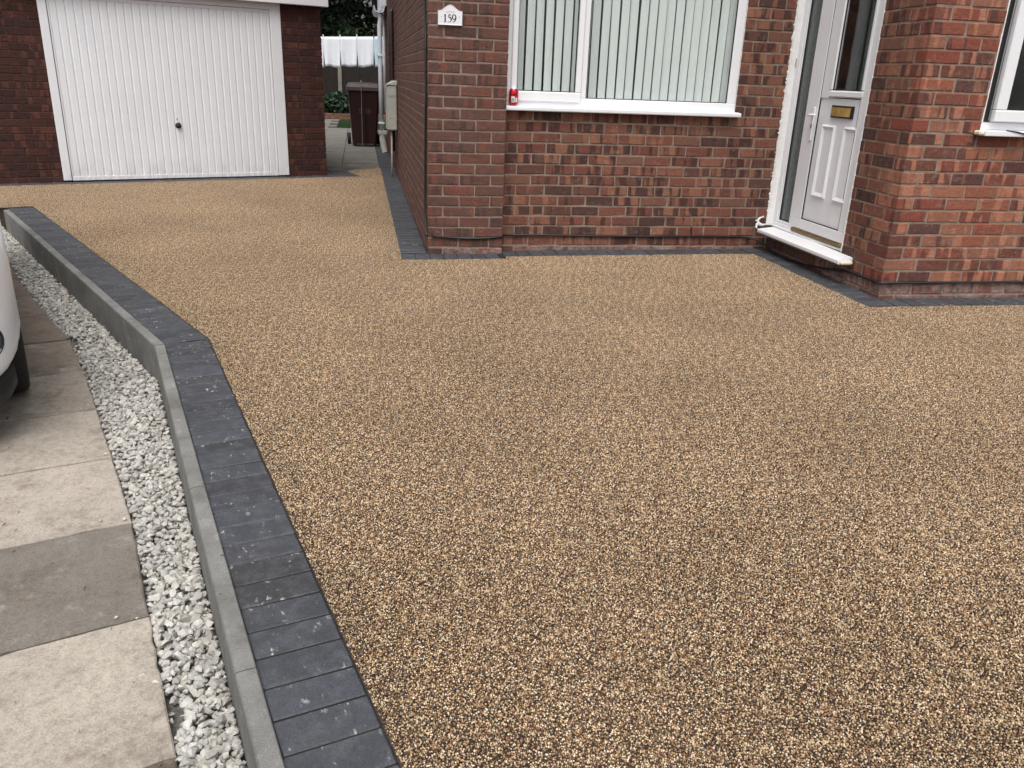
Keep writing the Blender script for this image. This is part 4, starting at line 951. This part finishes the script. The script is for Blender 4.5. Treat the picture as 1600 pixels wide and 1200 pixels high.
# ribbed steel door panel
NR_ = 28; x0, x1, z0, z1 = .030, 2.258, -.034, 1.812; pit = (x1-x0-.02)/NR_; prof = []
for i in range(NR_):
    a = x0+.01+i*pit; prof += [(a, .012), (a+pit*.08, .003), (a+pit*.78, .003), (a+pit*.86, .012)]
prof.append((x1-.01, .012)); m = MB(); v = []; f = []
for x, y in prof: v += [(x, y, z0+.045), (x, y, z1-.035)]
f = [(2*i, 2*i+2, 2*i+3, 2*i+1) for i in range(len(prof)-1)]; m.add(v, f)
gd = empty('garage_door'); gd.parent = gar
m.build('panel', 'steel', gd, fix=False)
m = MB(); m.cbox((x0-.006, .001, z0), (x1+.006, .032, z0+.045), .003); m.cbox((x0-.006, .001, z1-.035), (x1+.006, .032, z1), .003); m.cbox((x0-.006, .0015, z0+.045), (x0+.0105, .032, z1-.035), .002); m.cbox((x1-.0105, .0015, z0+.045), (x1+.006, .032, z1-.035), .002); m.build('rail', 'steel', gd)
hx, hz = 1.165, .545
hb = MB().lathe([(.001, -.016), (.024, -.015), (.031, -.006), (.033, .003)], (hx, 0, hz), 20, axis='y').build('handle', 'cartrim', gd, smooth=True)
MB().cbox((hx-.020, -.045, hz-.008), (hx+.020, -.012, hz+.008), .004).build('grip', 'cartrim', hb)
MB().cbox((hx-.012, -.001, hz+.055), (hx-.004, .0028, hz+.078), .002).build('keyhole', 'cartrim', hb)
m = MB(); m.cbox((-1.3, -.10, GH-.005), (2.94, -.03, GH+.24), .005); m.build('fascia', 'steel', gar)
MB().box((-1.3, -.03, GH+.16), (2.96, 5.3, GH+.27)).build('roof', 'felt', gar)

# ------------------------------------------------------------------ passage and back garden
pa = empty('rear_path', (0, 0, 0)); tag(pa, 'grey paved path through the passage to the garden', 'path', kind='structure')
rs = np.random.RandomState(71)
def in_gar(x, y):
    d = Vector((x, y))-GP; s, t_ = d.dot(GD), d.dot(GN); return -1.2 < s < GW+.02 and t_ > 0 and t_ < 5.2
y = 5.0; row = 0
while y < 17.4:
    x = XL-.205; c = 0
    while x > -4.4:
        w = .60 if (c+row) % 2 else .45
        if c == 0: w = .52
        xa, xb = x-w, x; x -= w; c += 1
        ya, yb = y, y+.6
        if 14.1 < (ya+yb)/2 < 17.1 and -1.62 < (xa+xb)/2: continue
        cl = lambda X, Y: max(Y, PTH(X)+.012)
        if yb < PTH(xb)+.05 or in_gar(xb, yb) and in_gar(xb, ya): continue
        o = MB().prism([(xa+.005, cl(xa, ya+.005)), (xb-.005, cl(xb, ya+.005)), (xb-.005, yb-.005), (xa+.005, yb-.005)], -.1, -.047+rs.uniform(-.003, .003)).build('slab', 'path', pa)
    y += .6; row += 1
lw = MB().box((-1.66, 14.0, -.1), (3.5, 17.2, -.040)).build('lawn', 'soil'); tag(lw, 'small rectangle of lawn beyond the bin', 'lawn', kind='structure')
V = []; F = []; CL = []; n = 26000; P = np.stack([rs.uniform(-1.63, .2, n), rs.uniform(14.03, 17.17, n)], 1)
h = rs.uniform(.02, .045, n); an = rs.uniform(0, 6.28, n); lean = rs.normal(0, .014, (n, 2)); wd = .004
b0 = np.stack([P[:, 0]-wd*np.cos(an), P[:, 1]-wd*np.sin(an), np.full(n, -.04)], 1); b1 = np.stack([P[:, 0]+wd*np.cos(an), P[:, 1]+wd*np.sin(an), np.full(n, -.04)], 1); tp = np.stack([P[:, 0]+lean[:, 0], P[:, 1]+lean[:, 1], -.04+h], 1)
V = np.stack([b0, b1, tp], 1).reshape(-1, 3); F = np.arange(3*n).reshape(-1, 3)
gr = link('grass', np_mesh('grass', V, F, None, 'grass', False)); tag(gr, 'short green grass of the lawn patch by the bin', 'grass', kind='stuff')
# raised bed edging
bd = empty('raised_bed', (0, 18.2, -.06)); tag(bd, 'low brown brick edging of the planting bed', 'bed')
for i in range(34):
    for j in range(2):
        x = -4.4+.225*i+(.11 if j else 0); MB().cbox((x, -.05, .072*j), (x+.215, .05, .072*j+.066), .004, 0, .002, rs).build('brick', 'timber', bd)
MB().box((-4.4, .05, 0), (3.2, 1.2, .11)).build('soil', 'soil', bd)
# fence
fe = empty('garden_fence', (0, 19.6, -.06)); tag(fe, 'dark brown close board fence across the back garden', 'fence')
x = -5.0; i = 0
while x < 3.2:
    w = .118; MB().cbox((x, -.012+(.012 if i % 2 else 0), .05), (x+w+.014, .004+(.012 if i % 2 else 0), 1.42+.05*abs(math.sin((x+5)/1.83*math.pi))), .002).build('board', 'fence', fe); x += w; i += 1
for x in (-3.47, -1.64, .19, 2.02): MB().cbox((x-.055, -.075, 0), (x+.055, -.014, 1.36), .012).build('post', 'post', fe)
for z in (.35, 1.15): MB().box((-5, .018, z), (3.2, .055, z+.08)).build('rail', 'fence', fe)
# washing line
LY = 14.0
def line_z(x): return 1.878+.043*(x+1.86)+.006*(x+1.3)**2
ln = MB().tube([(x, LY, line_z(x)) for x in np.linspace(-4.2, 2.2, 25)], .004, 5).build('washing_line', 'cloth'); tag(ln, 'washing line strung across the back garden', 'line')
def cloth(x0, x1, drop, seed, mat, label):
    rs = np.random.RandomState(seed); nx, nz = 12, 10; v = []; f = []
    for j in range(nz+1):
        for i in range(nx+1):
            u, w = i/nx, j/nz; nar = 1-.10*max(0, (w-.35)/.65)**1.2*(1 if w < .93 else .55); x = (x0+x1)/2+(x1-x0)*(u-.5)*nar
            v.append((x, LY-.006+.018*w*math.sin(u*7+seed)+.01*w*math.sin(u*15+seed*2), line_z(x0+(x1-x0)*u)-.001-drop*w*(1+.03*math.sin(u*5+seed))+.012*w*math.sin(u*3.1)))
    f = [(j*(nx+1)+i, j*(nx+1)+i+1, (j+1)*(nx+1)+i+1, (j+1)*(nx+1)+i) for j in range(nz) for i in range(nx)]
    me = MB().add(v, f).mesh('towel', True); o = link('towel', me, mat); s = o.modifiers.new('t', 'SOLIDIFY'); s.thickness = .004
    tag(o, label, 'towel', 'washing hung on the line'); return o
xs = [-2.22, -1.86, -1.497, -1.125, -.755, -.30]
LB = ['white towel on the washing line, farthest left beside the garage', 'white towel on the line, second from the garage', 'white towel on the line, third from the garage', 'white towel on the line next to the pale blue one', 'pale blue towel on the washing line beside the downpipe']
for i in range(5): cloth(xs[i]-.001, xs[i+1]+.001, .62+.01*(i % 2), 3+i, 'cloth_blue' if i == 4 else 'cloth', LB[i])
PL = ['clothes peg at the garage end of the white towels', 'clothes peg above the gap between second and third towels', 'clothes peg above the gap between third and fourth towels', 'clothes peg where white and pale blue towels meet']
for i, x in enumerate(xs[1:5]):
    p = MB().cbox((x-.012, LY-.016, line_z(x)-.03), (x+.012, LY+.012, line_z(x)+.045), .004).build('clothes_peg', 'timber' if i == 3 else 'cloth'); tag(p, PL[i], 'peg', 'clothes pegs on the line')
# wheeled bin
bn = empty('wheelie_bin', (-1.045, 9.42, -.046), R(2)); tag(bn, 'maroon wheeled bin standing on the passage path', 'bin')
def taper(b, t_, z0, z1, mb, c=.03):
    # rounded tapered box: b, t_ = (x0,x1,y0,y1) at bottom and top
    v = []
    for (x0, x1, y0, y1), z in ((b, z0), (t_, z1)):
        v += [(x0+c, y0, z), (x1-c, y0, z), (x1, y0+c, z), (x1, y1-c, z), (x1-c, y1, z), (x0+c, y1, z), (x0, y1-c, z), (x0, y0+c, z)]
    return mb.add(v, [(i, (i+1) % 8, 8+(i+1) % 8, 8+i) for i in range(8)]+[tuple(range(8))[::-1], tuple(range(8, 16))])
m = MB(); taper((-.205, .205, -.25, .22), (-.265, .265, -.35, .33), .03, .93, m); m.build('body', 'maroon', bn, fix=True)
m = MB(); taper((-.29, .29, -.375, .35), (-.29, .29, -.375, .35), .93, .985, m); m.build('rim', 'maroon_lid', bn, fix=True)
m = MB(); taper((-.285, .285, -.37, .36), (-.25, .25, -.31, .33), .985, 1.045, m); m.cbox((-.20, -.24, 1.046), (.20, .25, 1.056), .004); m.build('lid', 'maroon_lid', bn, fix=True)
MB().tube([(-.22, .37, .99), (-.22, .42, 1.0), (.22, .42, 1.0), (.22, .37, .99)], .015, 8).build('handle', 'maroon_lid', bn)
MB().cbox((-.15, -.31, .0), (.15, -.24, .045), .008).build('foot', 'cartrim', bn)
for s in (-1, 1): MB().lathe([(.001, -.03), (.09, -.03), (.1, -.02), (.1, .02), (.09, .03), (.001, .03)], (s*.26, .22, .1), 20, axis='x').build('wheel', 'tyre', bn, smooth=True)
MB().box((-.005, -.352, .08), (.005, -.26, .9)).build('mould_line', 'maroon', bn)
mpb = lambda a, b, c: (a, -.3325+(.9-(b+.6))*.0 - c-.001*0, b+.6)
def yb(z): return -.25-.10*(z-.03)/.9
mpb = lambda a, b, c: (a, yb(b+.56)-.003-c, b+.56)
S5 = .07
five_b = [(arc(0, .022, .022, .024, 110, -140, 10), [.011]*11), ([(-.012, .04), (-.010, S5), (.02, S5)], [.011]*3)]
three_b = [(arc(0, .052, .018, .018, 140, -80, 8), [.011]*9), (arc(0, .018, .021, .020, 80, -140, 8), [.011]*9)]
six_b = [(arc(0, .02, .02, .021, 0, 360, 12), [.011]*13), ([(-.02, .02), (-.014, .05), (.012, S5)], [.011]*3)]
for g_, ox in ((five_b, -.07), (three_b, .02), (six_b, .085)): glyph(g_, ox, 0, 'ink', bn, 'painted_mark', 1., mpb)
rd = MB().tube([(-1.08, 9.0, -.045), (-1.078, 9.0, 1.02)], .005, 6); rd.lathe([(.001, 1.015), (.014, 1.02), (.014, 1.045), (.001, 1.05)], (-1.078, 9.0, 0), 10); rd = rd.build('marker_rod', 'post'); tag(rd, 'thin rod with pale knob standing before the maroon bin', 'rod')

# foliage
def leaves(name, mat, clumps, per, size, rs, parent=None):
    V = []; 
    for (c, r) in clumps:
        p = rs.normal(size=(per, 3)); p /= np.linalg.norm(p, axis=1)[:, None]; p *= (rs.uniform(.35, 1.0, (per, 1))**.6)*np.array(r); p += np.array(c); V.append(p)
    P = np.concatenate(V); n = len(P); Rm = rotm(rs, n); s = size*rs.uniform(.6, 1.3, (n, 1, 1))
    q = np.array([[-.5, 0, 0], [0, -.32, .05], [.5, 0, 0], [0, .32, .05]]); VV = np.einsum('nij,kj->nki', Rm, q)*s+P[:, None, :]
    col = np.clip(rs.normal(.45, .25, n), 0, 1)
    return link(name, np_mesh(name, VV.reshape(-1, 3), np.arange(4*n).reshape(-1, 4), np.repeat(np.repeat(col[:, None], 3, 1), 4, 0), mat, False), None, parent)
def tree(x, y, h, w, seed, label, base=1.2):
    rs = np.random.RandomState(seed); r = empty('tree', (x, y, -.06)); tag(r, label, 'tree', 'trees behind the garden fence')
    m = MB(); m.tube([(0, 0, 0), (.05, .03, h*.3), (-.04, .05, h*.6), (.02, 0, h*.92)], [.2, .16, .1, .03], 9)
    cl = []
    for i in range(26):
        a = rs.uniform(0, 6.28); z = rs.uniform(base, h); rr = w*math.sin(math.pi*min(.97, max(.08, (z-base*.3)/(h*1.05-base*.3))))*rs.uniform(.35, 1); c = (rr*math.cos(a), rr*math.sin(a), z)
        s = rs.uniform(.5, .95); cl.append((c, (s, s, s*.7)))
        if i < 14: m.tube([(0, 0, max(.6, z*.6)), (c[0]*.5, c[1]*.5, z*.85), c], [.06, .035, .012], 6)
    m.build('trunk', 'bark', r, smooth=True); leaves('crown', 'leaf', cl, 420, .17, rs, r)
tree(-2.7, 23.5, 6.5, 2.3, 81, 'dark leafy tree behind the fence, nearest the garage roof', .9)
tree(-.4, 24.5, 7.2, 2.4, 82, 'dark leafy tree behind the fence, over the pale blue towel', .9)
tree(-1.6, 28, 8.5, 3.0, 83, 'tall dark tree rising behind the two nearer trees', 1.0)
tree(2.4, 26, 7.5, 2.6, 84, 'dark tree behind the fence hidden by the house wall', 1.0)
tree(-5.4, 25, 7.5, 2.6, 85, 'dark tree behind the fence and the garage', 1.0)
for i, (x, y, w, h, n, lab) in enumerate([(-2.35, 18.9, .45, .55, 5, 'dark green shrub in the bed beside the garage corner'), (-1.75, 18.75, .35, .42, 4, 'pale leaved shrub in the bed left of the bin'), (-1.1, 18.95, .5, .6, 5, 'dark green shrub in the bed behind the bin'), (-.3, 18.9, .5, .6, 4, 'green shrub in the bed behind the downpipe')]):
    rs = np.random.RandomState(90+i); r = empty('shrub', (x, y, .05)); tag(r, lab, 'shrub', 'shrubs in the planting bed')
    cl = [((rs.uniform(-w, w)*.6, rs.uniform(-.2, .2), rs.uniform(.12, h)), (.24, .22, .2)) for _ in range(n+3)]
    m = MB()
    for c, _ in cl: m.tube([(0, 0, 0), (c[0]*.6, c[1]*.6, c[2]*.6), c], [.015, .01, .005], 5)
    m.build('stem', 'bark', r); leaves('foliage', 'leaf2' if i == 1 else 'leaf', cl, 190, .10 if i != 1 else .14, rs, r)

# ------------------------------------------------------------------ white car on the flags, only its corner in view
ca = Vector((-.39, .921)); car = empty('parked_car', (-3.127, -3.254, FZ), math.atan2(ca.y, ca.x)-math.pi/2); tag(car, 'white parked car with round fog lamp and black lower trim', 'car')
ST = [(0, .52, .30, .60), (.02, .62, .25, .66), (.06, .70, .225, .71), (.12, .762, .215, .75), (.2, .803, .21, .79), (.3, .83, .21, .83), (.40, .842, .21, .86)]
for i in range(17): 
    y = .43+.74*i/16; ST.append((y, .848, .31+math.sqrt(max(.0, .37**2-(y-.8)**2))*.98 if abs(y-.8) < .36 else .21, .87+.1*i/16))
ST += [(1.2, .85, .2, .975), (2.0, .85, .19, 1.0), (2.85, .85, .2, 1.02)]
for i in range(17):
    y = 2.88+.74*i/16; ST.append((y, .845, .31+math.sqrt(max(.0, .37**2-(y-3.25)**2))*.98 if abs(y-3.25) < .36 else .21, 1.03))
ST += [(3.66, .83, .22, 1.02), (3.8, .78, .26, .98), (3.88, .66, .32, .9), (3.9, .5, .38, .82)]
def loft(mb, ST, n=40, ex=5.5, side=None):
    o = len(mb.v)
    for y, w, zb, zt in ST:
        for k in range(n):
            t_ = 2*math.pi*(k+.5)/n; c, s = math.cos(t_), math.sin(t_); X = math.copysign(abs(c)**(2/ex), c); Z = math.copysign(abs(s)**(2/ex), s)
            z = (zb+zt)/2+(zt-zb)/2*Z; tum = 1-.05*max(0, Z)**2-.035*max(0, -Z)**2; mb.v.append((w*X*tum, y, z))
    for i in range(len(ST)-1):
        for k in range(n): mb.f.append((o+i*n+k, o+i*n+(k+1) % n, o+(i+1)*n+(k+1) % n, o+(i+1)*n+k)); mb.mi.append(0)
    mb.f.append(tuple(o+k for k in range(n))); mb.f.append(tuple(o+(len(ST)-1)*n+k for k in range(n))[::-1]); mb.mi += [0, 0]
m = MB(); loft(m, ST); m.build('body', 'carpaint', car, smooth=True, fix=True)
m = MB(); loft(m, [(.05, .60, .15, .255), (.10, .70, .14, .255), (.2, .765, .14, .26), (.34, .80, .15, .265), (.42, .80, .19, .265)], 32, 5); m.build('lower_trim', 'cartrim', car, smooth=True, fix=True)
m = MB(); loft(m, [(.45, .62, .2, .66), (1.15, .62, .2, .66), (1.2, .8, .17, .3), (2.85, .8, .17, .3), (2.9, .62, .2, .66), (3.6, .62, .2, .66)], 24, 6); m.build('underbody', 'cartrim', car, fix=True)
m = MB(); loft(m, [(.95, .60, .94, .98), (1.25, .70, .93, 1.14), (1.7, .70, .93, 1.42), (2.3, .69, .93, 1.47), (3.1, .66, .93, 1.43), (3.6, .6, .93, 1.15), (3.75, .5, .93, 1.0)], 36, 4); m.build('cabin', 'carglass', car, smooth=True, fix=True)
m = MB(); loft(m, [(1.72, .62, 1.405, 1.425), (2.0, .60, 1.42, 1.465), (2.6, .6, 1.42, 1.475), (3.15, .57, 1.4, 1.435)], 30, 4); m.build('roof', 'carpaint', car, smooth=True, fix=True)
for sx in (-1, 1):
    for y in (.8, 3.25):
        w = empty('wheel', (sx*.742, y, .31)); w.parent = car
        MB().lathe([(.19, -.09), (.235, -.098), (.285, -.1), (.303, -.088), (.31, -.06), (.311, 0), (.31, .06), (.303, .088), (.285, .1), (.235, .098), (.19, .09)], n=40, axis='x').build('tyre', 'tyre', w, smooth=True)
        m = MB(); m.lathe([(.001, .05*sx), (.05, .06*sx), (.16, .045*sx), (.19, .08*sx), (.195, .0), (.195, -.08*sx)], n=30, axis='x'); m.build('rim', 'alu', w, smooth=True)
    nrm = Vector((sx*.70, -.715, .0)); q = nrm.to_track_quat('Z', 'Y')
    fg = empty('fog_lamp', (sx*.730, .094, .435)); fg.parent = car; fg.rotation_mode = 'QUATERNION'; fg.rotation_quaternion = q
    MB().lathe([(.0585, -.012), (.0585, .003), (.055, .004), (.054, -.004)], n=32).build('bezel', 'cartrim', fg, smooth=True)
    MB().lathe([(.0535, -.001), (.045, .002), (.02, .004), (.001, .0045)], n=32).build('lens', 'lamp', fg, smooth=True)
    hl = empty('headlamp', (sx*.56, .10, .68)); hl.parent = car; m = MB(); loft(m, [(-.05, .08, -.05, .03), (.0, .12, -.06, .05), (.15, .13, -.05, .08), (.28, .09, -.02, .09)], 20, 3); m.build('lens', 'lamp', hl, smooth=True, fix=True)

# ------------------------------------------------------------------ stray chippings that have rolled off the strip
rs = np.random.RandomState(131)
spots = []
for y, n in ((-3.50, 3), (-4.03, 2), (-4.3, 2), (-2.97, 2), (-2.47, 2), (-4.8, 2), (-1.98, 1)):
    for _ in range(n):
        yy = y+rs.uniform(-.03, .03); spots.append((float(flag_x(yy))-rs.uniform(.01, .10), yy, FZ+.004))
LBS = []
for i, (x, y, z) in enumerate(spots):
    V, F = HULLS[i % len(HULLS)]; r = rs.uniform(.005, .010); Rm = np.array(Matrix.Rotation(rs.uniform(0, 6.3), 3, 'Z'))
    o = link('stray_chipping', np_mesh('stray_chipping', (V*r) @ Rm.T, F, np.tile(np.array([[.55, .54, .51]])*rs.uniform(.8, 1.1), (len(V), 1)), 'chip', False)); o.location = (x, y, z)
    tag(o, 'loose pale limestone chip lying on a paving flag beside the gravel', 'stone', 'loose chips on the flags')
